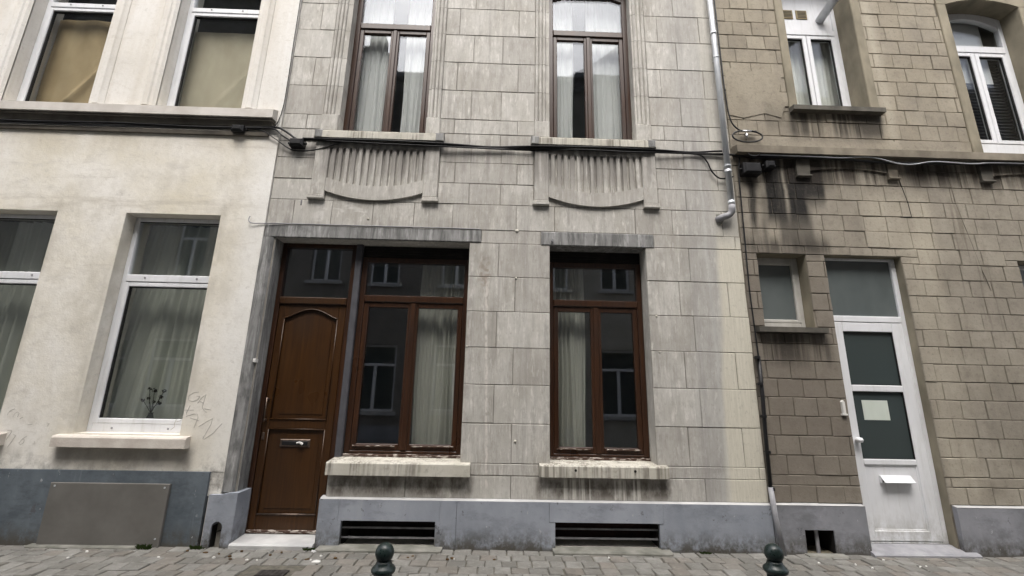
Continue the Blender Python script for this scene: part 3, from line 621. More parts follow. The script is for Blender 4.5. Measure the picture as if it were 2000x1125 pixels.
def ww_upper(x0, x1):
    y = .13; wd = frame(MB(), x0, x1, 5.14, 7.898, y, y + .07, .055).build('window', 'pvc', W)
    cb('transom', 'pvc', wd, x0 + .055, x1 - .055, y - .008, y + .068, 6.79, 6.87, c=.008)
    frame(MB(), x0 + .052, x1 - .052, 5.19, 6.783, y - .004, y + .06, .05).build('sash', 'pvc', wd)
    frame(MB(), x0 + .1, x1 - .1, 5.235, 6.735, y + .012, y + .05, .012).build('seal', 'seal', wd)
    pane(wd, x0 + .11, x1 - .11, 5.25, 6.725, y + .03); pane(wd, x0 + .055, x1 - .055, 6.87, 7.85, y + .03)
    for k in (.3, .7): xx = x0 + (x1 - x0) * k; MB().tube([(xx, y - .006, 6.835), (xx, y - .014, 6.835)], .012, 8).build('drain_cap', 'greypipe', wd)
    for sg, xe in ((-1, x0), (1, x1)):
        p = [(xe, WY - .004), (xe + sg * .03, WY - .03), (xe + sg * .07, WY - .03), (xe + sg * .085, WY - .045), (xe + sg * .15, WY - .045), (xe + sg * .165, WY - .03), (xe + sg * .20, WY - .012), (xe + sg * .21, WY + .01), (xe, WY + .01)]
        if sg > 0: p = p[::-1]
        MB().zprism(p[::-1], 5.14, 8.1).build('architrave', 'white', W)
for a, b in ((-4.58, -3.48), (-6.55, -5.44), (-8.5, -7.4)): ww_upper(a, b)
MB().xprism([(-.13, 4.965), (WY + .004, 4.965), (WY + .004, 5.15), (-.03, 5.135), (-.13, 5.08)], WX0, -2.995).build('cornice', 'whitestring', W)
MB().xprism([(-.105, 4.93), (WY + .004, 4.93), (WY + .004, 4.963), (-.105, 4.963)], WX0, -3.01).build('cornice_moulding', 'shadestone', W)
MB().xprism([(-.06, 4.87), (WY + .004, 4.87), (WY + .004, 4.928), (-.085, 4.928)], WX0, -3.02).build('cornice_moulding', 'shadestone', W)
MB().xprism([(-.05, 4.745), (WY + .004, 4.745), (WY + .004, 4.80), (-.06, 4.79)], WX0, -3.06).build('cornice_moulding', 'shadestone', W)
bd = MB().cbox(-4.67, -3.445, -.075, -.043, -.02, .60, .004).build('cover_board', 'board', None); tag(bd, 'flat grey board covering the cellar opening of the white house', 'board')
for x, z in ((-3.49, .565), (-4.62, .57), (-3.49, .08)): MB().tube([(x, -.074, z), (x, -.08, z)], .009, 8).build('screw', 'zinc', bd)
MB().cbox(-4.73, -3.5, -.13, -.04, -.04, .018, .01).build('kerb_slab', 'slabdark', W)
# scratched graffiti on the render
def stroke(pts, r=.0045): return MB().tube([(x, WY - .0015, z) for x, z in pts], r, 5)
def px2(gx, gz, pts, s): return [(gx + x * s, gz - z * s) for x, z in pts]
GS = [[(265,295),(215,300),(170,345),(180,400),(230,420),(290,390),(300,345),(255,345)], [(300,440),(330,360),(360,325),(365,420),(370,490),(400,525),(440,555)], [(310,410),(365,435)], [(400,505),(485,522)],
      [(150,530),(285,527)], [(225,470),(215,560),(225,610),(300,575),(345,575),(365,620),(365,690),(360,750)], [(280,625),(390,660)], [(145,590),(190,600),(150,640),(195,655),(140,680)], [(130,640),(125,700),(140,740),(110,780)],
      [(410,735),(480,670),(535,630),(540,700),(505,880),(525,885),(600,810),(660,690)], [(290,980),(282,1040),(275,1110)]]
for s_ in GS:
    P_ = [(-3.52 + (x - 130) * .000955 + (z - 500) * -.00016, 1.55 - (z - 290) * .00084) for x, z in s_]
    MB().tube([(x, WY, z) for x, z in P_], .0030, 5).build('graffiti_stroke', 'scratch', W)
GS2 = [[(300,205),(240,240),(220,290),(225,325)], [(230,265),(280,250)], [(330,350),(330,290),(370,260),(400,280),(400,350)], [(450,380),(490,345)], [(340,580),(400,570),(420,600),(400,680),(390,740)], [(470,650),(510,660),(490,760),(465,860)], [(690,670),(640,720),(615,790),(650,815),(685,780),(680,730),(640,720)], [(620,470),(695,465)], [(910,440),(955,445),(945,500)], [(850,755),(880,800)]]
for s_ in GS2:
    P_ = [(-5.36 + (x - 220) * .00066 - (z - 300) * .00012, 1.335 - (z - 200) * .00061) for x, z in s_]
    MB().tube([(x, WY, z) for x, z in P_], .0028, 5).build('graffiti_stroke', 'scratch', W)

# ================================================================ BROWN BLOCK HOUSE
R_ = thing('terraced_house', (6.2, .18, 0), 'brown cement-block terraced house with white plastic windows and front door', 'house')
BX0, BX1 = 2.974, 9.8
BO = [(3.97, 4.98, 5.46, 7.9), (6.42, 7.52, 4.80, 7.6), (3.16, 3.78, 2.44, 3.36), (4.02, 5.0, -.1, 3.36), (6.5, 7.5, 1.1, 3.35), (3.30, 3.62, .0, .235)]
BW = wall_slab(BX0, BX1, -.1, 9.2, .011, .36, BO).build('wall', 'bjoint', R_); line_reveals(BW, 'surround')
rooms(R_, BX0 + .002, BX1, 9.2, storey=4.45)
zd = [.492, .672, .777, .985, 1.195, 1.405, 1.615, 1.825, 2.03, 2.235, 2.44, 2.65, 2.86, 3.07, 3.27, 3.47, 3.69, 3.90, 4.11, 4.33, 4.56, 4.69]
zup = [4.80 + .0, 5.02] + [5.02 + .229 * i for i in range(1, 19)]
hb = BO + [(3.85, 5.11, 5.40, 8.0), (6.28, 7.66, 4.79, 7.75), (3.03, 3.87, 2.36, 2.44), (6.35, 7.65, .98, 1.1)]
vis, rest = [], MB()
JB = .0035
cands = []
for zs_, wd0 in ((zd, .288), (zup, .279)):
    for i in range(len(zs_) - 1):
        c, d = zs_[i], zs_[i + 1]; x = BX0 - (wd0 / 2 if i % 2 else .06) + random.uniform(-.02, .02); k = 0
        if c in (4.80, .672): wd = 1.1
        else: wd = wd0
        while x < BX1:
            w2 = wd * random.uniform(.93, 1.07); q = clip((max(x, BX0 + .005), min(x + w2, BX1), c, d), hb); x += w2
            if q: cands.append((q, max(r[0] for r in q)))
def inview(q, xr): return xr < 5.45 + q[0][2] * .285
cands.sort(key=lambda t: (not inview(*t), t[0][0][0]))
for n, (q, xr) in enumerate(cands):
    dy = random.uniform(-.005, .003)
    if n < 300 and inview(q, xr):
        m = MB()
        for (a, b, c, d) in q: m.jbox(a + JB * random.uniform(.5, 1), b - JB * random.uniform(.5, 1), dy, .022, c + JB, d - JB, .005, .003)
        m.build('block', 'brown', BW)
    else:
        for (a, b, c, d) in q: rest.cbox(a + JB, b - JB, dy, .022, c + JB, d - JB, .004)
o = rest.build('blockwork', 'brown', BW); o['kind'] = 'stuff'
# string course
MB().xprism([(-.13, 4.69), (.01, 4.69), (.01, 4.83), (-.02, 4.825), (-.13, 4.79)], 2.99, BX1).build('string_course', 'brownstring', R_)
# decorative aprons below it
def corbel(x0, x1, z0, z1, mat): MB().prism([(x0, z0), (x1, z0), (x1 + .02, z1), (x0, z1)], -.04, .006).cbox(x0 - .01, x1 + .02, -.055, .006, z0 - .025, z0, .006).build('corbel', mat, R_)
corbel(3.80, 3.97, 4.44, 4.688, 'brownsill'); corbel(5.02, 5.14, 4.44, 4.688, 'brownstring'); corbel(6.27, 6.42, 4.44, 4.688, 'brownsill'); corbel(7.5, 7.64, 4.44, 4.688, 'brownstring')
for (a, b) in ((3.98, 5.01), (6.43, 7.49)):
    xs = frange(a, b, 14); f = lambda x: 4.505 + .05 * (1 - ((x - (a + b) / 2) / ((b - a) / 2)) ** 2)
    MB().band([(x, f(x)) for x in xs], [(x, 4.688) for x in xs], -.028, .004).build('apron', 'brown', R_)
# a settlement crack
MB().tube([(5.17, -.003, 4.62), (5.18, -.004, 4.4), (5.21, -.003, 4.22), (5.23, -.004, 4.1), (5.24, -.003, 3.905), (5.1, -.003, 3.90)], .006, 5).build('crack', 'void', R_)
MB().tube([(5.86, -.003, 4.5), (5.87, -.003, 4.1), (5.95, -.003, 3.6), (6.0, -.003, 3.25), (6.06, -.003, 2.95)], .0035, 5).build('crack', 'bjoint', R_)
# upper narrow window
s = MB(); s.cbox(3.85, 3.968, -.015, .34, 5.46, 7.9, .008); s.cbox(4.982, 5.11, -.015, .34, 5.46, 7.9, .008); s.cbox(3.85, 5.11, -.015, .34, 7.902, 8.0, .008); s.build('window_surround', 'surround', R_)
wd = frame(MB(), 3.97, 4.98, 5.47, 7.898, .27, .34, .06, .07).build('window', 'pvc', R_)
cb('transom', 'pvc', wd, 4.03, 4.92, .262, .335, 6.93, 7.03, c=.008)
cb('vent_panel', 'pvc', wd, 4.03, 4.92, .29, .32, 7.03, 7.83)
for xx in (4.25, 4.47):
    v = MB().cbox(xx - .085, xx + .085, .278, .29, 7.24, 7.40, .004).build('vent_grille', 'vent', wd)
    for k in range(4): pass
for xx in (4.25, 4.47):
    m = MB()
    for k in range(5): m.box(xx - .065, xx + .065, .274, .279, 7.262 + k * .026, 7.272 + k * .026)
    m.build('grille_slat', 'brownsill', wd)
for (a, b) in ((4.032, 4.47), (4.48, 4.918)):
    frame(MB(), a, b, 5.545, 6.925, .266, .33, .06).build('sash', 'pvc', wd); frame(MB(), a + .056, b - .056, 5.6, 6.87, .28, .31, .012).build('seal', 'seal', wd); pane(wd, a + .06, b - .06, 5.605, 6.865, .30)
MB().xprism([(-.09, 5.385), (.27, 5.385), (.27, 5.49), (-.09, 5.45)], 3.85, 5.115).build('sill', 'brownsill', R_)
fl = MB().tube([(4.74, .30, 7.22), (4.80, -.12, 7.40), (4.86, -.62, 7.62)], .062, 18).tube([(4.855, -.58, 7.60), (4.863, -.645, 7.63)], .07, 18).build('flue_pipe', 'zinc', None, True)
tag(fl, 'grey flue pipe poking out of the panel above the narrow white window', 'pipe')
# upper arched window
s = MB(); s.cbox(6.28, 6.418, -.018, .34, 4.805, 7.3, .008); s.cbox(7.522, 7.66, -.018, .34, 4.805, 7.3, .008)
ar = arch(6.418, 7.522, 7.30, .10); s.band(ar, [(p[0], 7.74) for p in ar], -.018, .34); s.box(6.28, 6.418, -.0175, .34, 7.3, 7.74); s.box(7.522, 7.66, -.0175, .34, 7.3, 7.74); s.build('window_surround', 'surround', R_)
m = MB(); m.cbox(6.42, 6.48, .23, .30, 4.84, 7.42, .006); m.cbox(7.46, 7.52, .23, .30, 4.84, 7.42, .006); m.cbox(6.48, 7.46, .231, .30, 4.84, 5.16, .006)
lo = arch(6.48, 7.46, 7.14, .16); m.band(lo, [(p[0], 7.46) for p in lo], .231, .30)
wd = m.build('window', 'pvc', R_); cb('transom', 'pvc', wd, 6.48, 7.46, .222, .296, 6.69, 6.81, c=.008)
for (a, b) in ((6.482, 6.966), (6.974, 7.458)):
    frame(MB(), a, b, 5.165, 6.685, .226, .29, .06).build('sash', 'pvc', wd); frame(MB(), a + .056, b - .056, 5.22, 6.63, .24, .27, .012).build('seal', 'seal', wd); pane(wd, a + .06, b - .06, 5.225, 6.625, .26)
pane(wd, 6.48, 7.46, 6.81, 7.36, .26)
# blind inside
bl = thing('venetian_blind', (6.97, .40, 5.0), 'dark slatted blind hanging inside the arched upper window', 'blind')
MB().box(6.44, 7.5, .38, .43, 6.64, 6.70).build('head_rail', 'void', bl)
for k in range(30): MB().box(6.45, 7.49, .385, .425, 5.06 + k * .053, 5.062 + k * .053 + .012).build('slat', 'darkrail', bl)
MB().box(6.6, 6.602, .404, .406, 5.05, 6.65).box(7.3, 7.302, .404, .406, 5.05, 6.65).build('cord', 'darkrail', bl)
pb = MB().sheet(6.45, 7.30, 6.25, 7.40, lambda u, v: .345 + .004 * math.sin(9 * u), 12, 6).build('sky_reflection_sheet', 'sheerw', None, True); tag(pb, 'pale sheet added behind the arched upper window in place of mirrored sky', 'blind')  # added pale sheet, imitates the sky mirrored in the panes
# small ground-floor window
wd = frame(MB(), 3.16, 3.78, 2.45, 3.358, .17, .24, .055, .07).build('window', 'dirtypvc', R_)
frame(MB(), 3.21, 3.73, 2.515, 3.305, .166, .23, .04).build('sash', 'dirtypvc', wd); bx('pane', 'frost', wd, 3.245, 3.695, .195, .21, 2.55, 3.27)
MB().xprism([(-.08, 2.365), (.17, 2.365), (.17, 2.455), (-.08, 2.425)], 3.04, 3.87).build('sill', 'brownsill', R_)
# edge window
wd = frame(MB(), 6.5, 7.5, 1.1, 3.348, .17, .24, .055, .07).build('window', 'pvc', R_); bx('pane', 'opal', wd, 6.55, 7.45, .195, .21, 1.165, 3.30); cb('transom', 'pvc', wd, 6.555, 7.445, .162, .235, 2.6, 2.69)
MB().xprism([(-.08, .985), (.17, .985), (.17, 1.105), (-.08, 1.08)], 6.36, 7.64).build('sill', 'brownsill', R_)
# front door
Y = .10
D2 = frame(MB(), 4.02, 5.0, .07, 3.358, Y, Y + .07, .06, .02, .03).build('door', 'pvc', R_)
cb('transom_rail', 'pvc', D2, 4.08, 4.94, Y - .006, Y + .068, 2.535, 2.61, c=.006)
bx('pane', 'frost', D2, 4.075, 4.945, Y + .03, Y + .045, 2.605, 3.335)
lf = MB(); lf.cbox(4.082, 4.18, Y - .004, Y + .06, .095, 2.528, .006); lf.cbox(4.80, 4.938, Y - .004, Y + .06, .095, 2.528, .006)
for z0, z1 in ((2.415, 2.528), (1.70, 1.775), (.885, .945), (.095, .20)): lf.cbox(4.18, 4.80, Y - .003, Y + .06, z0, z1, .006)
lf.build('leaf', 'pvc', D2)
frame(MB(), 4.178, 4.802, .197, .888, Y + .008, Y + .03, .018, c=.004).build('moulding', 'pvc', D2)
for z0, z1 in ((1.775, 2.415), (.945, 1.70)):
    bx('pane', 'frostdark', D2, 4.176, 4.804, Y + .025, Y + .04, z0 - .004, z1 + .004); frame(MB(), 4.174, 4.806, z0 - .006, z1 + .006, Y + .006, Y + .024, .012).build('seal', 'seal', D2)
bx('panel', 'pvc', D2, 4.176, 4.804, Y + .015, Y + .05, .196, .889)
MB().cbox(4.34, 4.70, Y - .008, Y + .014, .69, .77, .005).build('letter_box', 'pvc', D2); MB().xprism([(Y - .06, .705), (Y - .055, .70), (Y - .006, .755), (Y - .006, .765)], 4.345, 4.695).build('letter_flap', 'pvc', D2)
cb('letter_opening', 'void', D2, 4.36, 4.68, Y - .0095, Y - .0078, .70, .735, c=.0005)
MB().lathe(4.13, Y - .05, [(.0, 1.125), (.03, 1.13), (.042, 1.155), (.03, 1.18), (.0, 1.185)], 14).tube([(4.13, Y, 1.155), (4.13, Y - .05, 1.155)], .014, 10).build('knob', 'pvc', D2, True)
bx('bottom_seal', 'seal', D2, 4.09, 4.93, Y + .002, Y + .03, .0935, .0955)
MB().xprism([(-.10, -.05), (.2, -.05), (.2, .072), (.08, .07), (-.08, .03), (-.10, .015)], 3.98, 5.14).build('doorstep', 'greypipe', R_)
nt_ = MB().cbox(4.29, 4.60, Y + .021, Y + .0245, 1.375, 1.60, .0005).build('notice', 'paper', None); tag(nt_, 'blank pale paper notice stuck to the glass of the white front door', 'notice')
# house number 1
nb = MB(); nb.prism([(3.935, 1.44), (3.965, 1.44), (3.965, 1.575), (3.95, 1.595), (3.932, 1.575), (3.935, 1.56)], -.03, .004); nb.cbox(3.92, 3.982, -.032, .004, 1.425, 1.445, .004)
nb = nb.build('house_number', 'scrap', None); tag(nb, 'small white house number 1 beside the white front door', 'number')
# plinth of the brown house
wall_slab(BX0 + .006, BX1, -.1, .478, -.045, .01, [(3.30, 3.62, -.1, .235), (4.0, 5.02, -.1, .6)]).build('plinth', 'plinthb', R_)
MB().xprism([(-.048, .478), (.01, .478), (.01, .492), (-.003, .488)], BX0 + .006, 3.998).xprism([(-.048, .478), (.01, .478), (.01, .492), (-.003, .488)], 5.022, BX1).build('plinth_cap', 'slab', R_)
MB().box(3.27, 3.65, .25, .3, -.1, .26).box(3.296, 3.303, -.03, .25, -.09, .232).box(3.617, 3.624, -.03, .25, -.09, .232).build('cellar_hole', 'void', R_); cb('bar', 'greypipe', R_, 3.44, 3.475, .0, .02, -.05, .236); MB().cbox(3.26, 3.68, -.14, -.04, -.04, .012, .01).build('kerb_slab', 'slabdark', R_)

# ================================================================ PIPES, CABLES, BOXES
dp = thing('downpipe', (2.86, -.09, 3.72), 'galvanised zinc downpipe bending into the grey stone front', 'pipe')
MB().tube([(2.86, -.085, 9.0), (2.86, -.085, 6.4), (2.86, -.085, 3.95)], .036, 16).build('pipe', 'zinc', dp, True)
for z in (6.55, 4.42, 3.99): MB().tube([(2.86, -.085, z + .025), (2.86, -.085, z - .025)], .041, 16).build('sleeve', 'zinc', dp, True)
for z in (6.15, 4.5, 8.0): MB().tube([(2.86, -.085, z + .008), (2.86, -.085, z - .008)], .043, 16).box(2.85, 2.87, -.06, .004, z - .008, z + .008).build('bracket', 'zinc', dp)
MB().tube([(2.86, -.085, 3.96), (2.86, -.085, 3.90)] + [(2.86 - .09 * (1 - math.cos(a)), -.085 + .03 * math.sin(a), 3.90 - .085 * math.sin(a)) for a in frange(.2, 1.57, 6)] + [(2.735, -.04, 3.80), (2.70, .005, 3.79)], .04, 16).build('elbow', 'greypipe', dp, True)
MB().tube([(2.705, .004, 3.79), (2.70, -.008, 3.79)], .075, 14).build('collar', 'slabdark', dp)
bp = thing('drainpipe', (3.0, -.05, 0), 'thin black pipe ending in a grey foot between the grey and brown houses', 'pipe')
MB().tube([(3.015, -.035, 2.08), (3.005, -.045, 1.6), (2.985, -.05, 1.2), (2.972, -.055, .62)], .021, 12).build('pipe', 'black', bp, True)
MB().tube([(2.972, -.055, .66), (2.99, -.06, .35), (3.035, -.065, -.02)], .027, 12).build('pipe_foot', 'greypipe', bp, True)
for z in (.64, 1.02, 1.4, 1.76, 2.06): MB().tube([(2.99, -.05, z + .015), (2.99, -.05, z - .015)], .03, 12).box(2.98, 3.0, -.04, .012, z - .006, z + .006).build('bracket', 'black', bp)
def cable(pts, r, label, mat='black', name='cable', group=None):
    P = []; n = len(pts)
    for i in range(n - 1):      # Catmull-Rom
        p0, p1, p2, p3 = (Vector(pts[max(i - 1, 0)]), Vector(pts[i]), Vector(pts[i + 1]), Vector(pts[min(i + 2, n - 1)]))
        for k in range(6):
            u = k / 6; P.append(.5 * ((2 * p1) + (p2 - p0) * u + (2 * p0 - 5 * p1 + 4 * p2 - p3) * u * u + (3 * p1 - p0 - 3 * p2 + p3) * u ** 3))
    P.append(Vector(pts[-1])); o = MB().tube(P, r, 6).build(name, mat, None, True); return tag(o, label, 'cable', group)
cy = -.05
cable([(-9.5, -.06, 4.83), (-7, -.06, 4.815), (-6.2, -.06, 4.83), (-5.2, -.06, 4.82), (-4.4, -.06, 4.835), (-3.5, -.06, 4.845), (-3.0, -.055, 4.87), (-2.86, -.05, 4.83), (-2.68, -.07, 4.70)], .015, 'thick black cable under the white cornice looping down to the stone front')
cable([(-9.5, -.075, 4.85), (-7, -.075, 4.85), (-6, -.075, 4.835), (-5, -.075, 4.85), (-4, -.075, 4.83), (-3.3, -.07, 4.84), (-3.0, -.06, 4.845), (-2.88, -.06, 4.76), (-2.72, -.065, 4.66)], .011, 'thinner black cable pinned beneath the white cornice')
cable([(-9.5, -.07, 4.805), (-6.5, -.07, 4.80), (-5.6, -.065, 4.80), (-4.9, -.065, 4.805), (-3.7, -.065, 4.82), (-3.2, -.06, 4.83), (-2.98, -.05, 4.72), (-2.8, -.035, 4.60), (-2.68, -.03, 4.56), (-2.45, -.03, 4.58), (-2.2, -.05, 4.655), (-2.05, -.06, 4.70)], .008, 'black wire sagging below the junction box at the white and grey house boundary')
cable([(-2.66, -.06, 4.69), (-2.45, -.055, 4.705), (-1.6, -.055, 4.695), (-.8, -.05, 4.69), (-.2, -.03, 4.685), (.4, -.05, 4.69), (1.2, -.055, 4.695), (1.95, -.05, 4.70), (2.4, -.03, 4.70), (2.9, -.035, 4.70), (3.2, -.05, 4.66)], .014, 'main black cable running across the grey front below its upper sills')
cable([(-2.6, -.07, 4.715), (-1.6, -.08, 4.715), (-.8, -.07, 4.705), (-.2, -.035, 4.70), (.4, -.07, 4.71), (1.2, -.08, 4.715), (1.95, -.065, 4.715), (2.4, -.035, 4.715), (2.75, -.03, 4.745), (2.84, -.03, 4.75)], .012, 'second black cable clipped over the main one on the grey front')
cable([(-2.3, -.07, 4.695), (-1.6, -.07, 4.675), (-.8, -.06, 4.67), (.35, -.03, 4.672), (.9, -.07, 4.68), (1.6, -.07, 4.67), (2.0, -.05, 4.685), (2.5, -.03, 4.69), (2.62, -.03, 4.60), (2.68, -.03, 4.45), (2.78, -.035, 4.35), (2.95, -.04, 4.38)], .010, 'lowest black wire on the grey front, dropping behind the zinc downpipe')
cable([(-2.93, -.05, 7.6), (-2.935, -.035, 6.4), (-2.93, -.03, 5.6), (-2.935, -.03, 5.2), (-2.97, -.04, 4.95), (-3.02, -.05, 4.87)], .006, 'thin black wire climbing the joint between white and grey houses')
cable([(-3.11, -.045, 3.645), (-3.118, -.05, 3.60), (-3.10, -.05, 3.565), (-3.05, -.04, 3.555), (-2.93, -.03, 3.562), (-2.5, -.016, 3.572), (-1.5, -.018, 3.571), (-.6, -.016, 3.572), (-.29, -.012, 3.57)], .006, 'thin wire with a hooked end lying along the door lintel', 'greypipe')
cable([(2.955, -.03, 9.0), (2.96, -.03, 6.6), (2.965, -.035, 5.6), (3.0, -.04, 5.2), (3.1, -.045, 5.06), (3.2, -.05, 5.04), (3.32, -.05, 5.05)], .010, 'black wire descending beside the zinc downpipe to a coil')
lp = [(3.17 + .21 * math.cos(a) * (1 if math.cos(a) > 0 else .9), -.07, 4.955 + .085 * math.sin(a)) for a in frange(0, 2 * math.pi, 28)]
cable(lp, .011, 'oval coil of black cable on the brown wall by the downpipe', name='cable_coil')
MB_ = MB().tube([(3.16, -.085, 4.985), (3.16, -.085, 4.92)], .016, 10).tube([(3.12, -.07, 5.03), (3.24, -.07, 5.035)], .013, 8).tube([(3.18, .01, 5.03), (3.18, -.08, 5.03)], .008, 6).build('cable_splitter', 'steel', None, True); tag(MB_, 'small metal cable connector inside the black cable coil', 'connector')
cable([(3.22 + .075 * math.cos(a), -.10, 4.70 + .045 * math.sin(a)) for a in frange(.6, 5.9, 16)], .005, 'thin pale wire loop just under the brown string course', 'zinc', 'wire_loop')
cable([(3.2, -.05, 4.655), (3.6, -.08, 4.66), (4.3, -.085, 4.655), (4.9, -.08, 4.63), (5.5, -.085, 4.63), (6.4, -.08, 4.655), (7.6, -.08, 4.66), (9.6, -.08, 4.66)], .017, 'thick black cable hugging the underside of the brown string course')
cable([(3.3, -.10, 4.67), (4.0, -.105, 4.665), (4.35, -.105, 4.66), (4.65, -.11, 4.68), (4.85, -.11, 4.665), (5.1, -.11, 4.60), (5.3, -.11, 4.595), (5.6, -.11, 4.645), (6.1, -.11, 4.63), (6.5, -.105, 4.66), (8.0, -.1, 4.66)], .008, 'pale grey wire waving along the brown string course', 'zinc')
cable([(3.06, -.03, 4.66), (3.03, -.03, 4.4), (3.02, -.03, 4.0), (3.01, -.03, 3.4), (3.0, -.03, 2.9), (3.01, -.03, 2.4), (3.015, -.035, 2.05)], .010, 'black wire dropping down the joint of grey and brown houses')
for z in (4.1, 3.75, 3.2, 2.75, 2.35): pass
def jbox(x0, x1, z0, z1, y0, label):
    b = MB().cbox(x0, x1, y0, .012, z0, z1, .014).build('junction_box', 'black', None); tag(b, label, 'junction box')
    MB().cbox(x0 + .02, x1 - .02, y0 - .012, y0 + .002, z0 + .015, z1 - .015, .008).build('lid', 'black', b)
    for s_, xx in ((-1, x0), (1, x1)): MB().tube([(xx - s_ * .005, y0 * .5, (z0 + z1) / 2), (xx + s_ * .03, y0 * .5, (z0 + z1) / 2)], .016, 8).build('gland', 'black', b)
jbox(-3.50, -3.35, 4.77, 4.86, -.115, 'black junction box under the cornice of the white house')
jbox(-2.755, -2.585, 4.60, 4.705, -.10, 'black junction box at the left upper sill of the grey front')
jbox(3.055, 3.285, 4.40, 4.55, -.12, 'large black junction box under the brown string course')
jbox(3.355, 3.475, 4.485, 4.585, -.12, 'small black junction box next to a larger one on brown wall')

# ================================================================ CURTAINS AND THINGS BEHIND GLASS
def curtain(x0, x1, z0, z1, y, folds, amp, mat, label, fan=0, group=None, name='curtain', seed=0):
    ph = [random.uniform(-.5, .5) for _ in range(12)]
    def fy(u, v): return y + amp * (math.sin(2 * math.pi * (folds * (u + .06 * math.sin(6 * u + 8 * ph[0]) + .03 * math.sin(17 * u + 9 * ph[3])) + .12 * v * ph[4])) * (.75 + .5 * math.sin(9 * u + 9 * ph[5])) + .35 * math.sin(2 * math.pi * folds * 2.3 * u + ph[1] * 9 + v)) * (1 - .5 * v)
    def fx(u, v): return x0 + (x1 - x0) * u + fan * (1 - v) * (u - 1) + .012 * math.sin(7 * v + 9 * u + ph[2])
    o = MB().sheet(x0, x1, z0, z1, fy, int(folds * 12), 8, fx).build(name, mat, None, True); return tag(o, label, 'curtain', group)
CG = 'net curtains in the grey house upper windows'
curtain(-2.17, -1.74, 4.66, 7.48, .34, 4, .025, 'sheerw', 'white net curtain on the door side of the upper window above the front door')
curtain(-1.50, -1.06, 4.66, 7.48, .34, 4, .025, 'sheerw', 'white net curtain in the window above the door, farther from the white house')
curtain(.58, .95, 4.66, 7.48, .34, 4, .025, 'sheerw', 'narrow white net curtain in the upper window beside the zinc downpipe')
curtain(1.16, 1.72, 4.66, 7.48, .34, 5, .022, 'sheerw', 'wide white net curtain in the upper window, nearer the zinc downpipe')
curtain(-1.06, -.44, .30, 3.38, .44, 6, .055, 'sheer', 'grey-white curtain drawn aside in the window next to the wooden door')
curtain(.56, 1.06, .30, 3.38, .44, 5, .055, 'sheer', 'pale curtain gathered at one edge of the single ground-floor window')
curtain(-4.66, -3.46, .30, 3.66, .43, 9, .06, 'sheerg', 'greenish net curtain behind the dried flowers in the white house', fan=.35)
curtain(-6.6, -5.42, .30, 3.66, .43, 9, .06, 'sheerg', 'greenish net curtain in the white house window without flowers')
curtain(-8.5, -7.38, .30, 3.66, .43, 9, .06, 'sheerg', 'greenish net curtain in the outermost white house window')
for (a, b) in ((-4.62, -3.48), (-6.56, -5.44), (-8.5, -7.38)): bx('window_board', 'pvc', W, a + .01, b - .01, .202, .37, 1.10, 1.13)
def drape(x0, x1, z0, z1, y, mat, label, k):
    creases = [((.1, .05), (.95, .75), .05, 1.0), ((.0, .12), (.8, .35), .03, .8), ((.05, .02), (.7, .22), .03, 1.0), ((.5, .0), (.98, .6), .04, .9), ((.2, .1), (.6, .5), .06, .5), ((.0, .3), (.5, .34), .025, .5)]
    def fy(u, v):
        r = .010 * math.sin(4 * u + 3 * v) + .006 * math.sin(17 * u + 9 * v)
        for (a, b, wd, f) in creases:
            dx, dz = b[0] - a[0], (b[1] - a[1]) * 1.9; L = math.hypot(dx, dz); px, pz = u - a[0], (v - a[1]) * 1.9
            t_ = max(0, min(1, (px * dx + pz * dz) / L / L)); d = math.hypot(px - t_ * dx, pz - t_ * dz)
            r -= f * .05 * math.exp(-(d / wd) ** 2) * (1 - .7 * t_)
        return y + .06 + k * r * .55
    o = MB().sheet(x0, x1, z0, z1, fy, 60, 90).build('window_sheet', mat, None, True); return tag(o, label, 'sheet')
drape(-6.52, -5.47, 4.70, 6.74, .245, 'kraft', 'creased brown sheet covering an upper window of the white house', 2.2)
drape(-4.55, -3.51, 4.70, 6.62, .245, 'beige', 'dull beige sheet covering an upper window of the white house', .6)
drape(-8.47, -7.43, 4.70, 6.7, .245, 'beige', 'beige sheet in the outermost upper window of the white house', 1)
curtain(4.0, 4.97, 4.6, 7.88, .46, 7, .02, 'sheer', 'sheer curtain in the narrow upper window of the brown house')
# dried flowers on the window board
fx0, fy0 = -4.06, .28
fl = thing('dried_flowers', (fx0, fy0, 1.13), 'dark dried flowers in a small vase behind the white house window', 'flowers')
MB().lathe(fx0, fy0, [(.028, 1.13), (.045, 1.16), (.05, 1.21), (.03, 1.26), (.022, 1.29), (.028, 1.30)], 14).build('vase', 'vase', fl, True)
for k in range(9):
    a = random.uniform(-1, 1); hx = fx0 + a * .13; hz = 1.44 + random.uniform(-.04, .14); hy = fy0 + random.uniform(-.03, .03)
    MB().tube([(fx0, fy0, 1.29), (fx0 + a * .05, hy, 1.37), (hx, hy, hz)], .003, 5).build('stem', 'flower', fl)
    m = MB(); r = random.uniform(.016, .028)
    for j in range(9):
        q = Vector((random.gauss(0, 1), random.gauss(0, 1), random.gauss(0, 1))).normalized(); e = q.orthogonal().normalized() * r * .6; f2 = q.cross(e).normalized() * r * .6; c0 = Vector((hx, hy, hz)) + q * r * .7
        m.add([tuple(c0 - e), tuple(c0 + f2), tuple(c0 + e), tuple(c0 - f2 + q * r * .4)], [(0, 1, 2, 3)])
    m.build('flower_head', 'flower', fl)

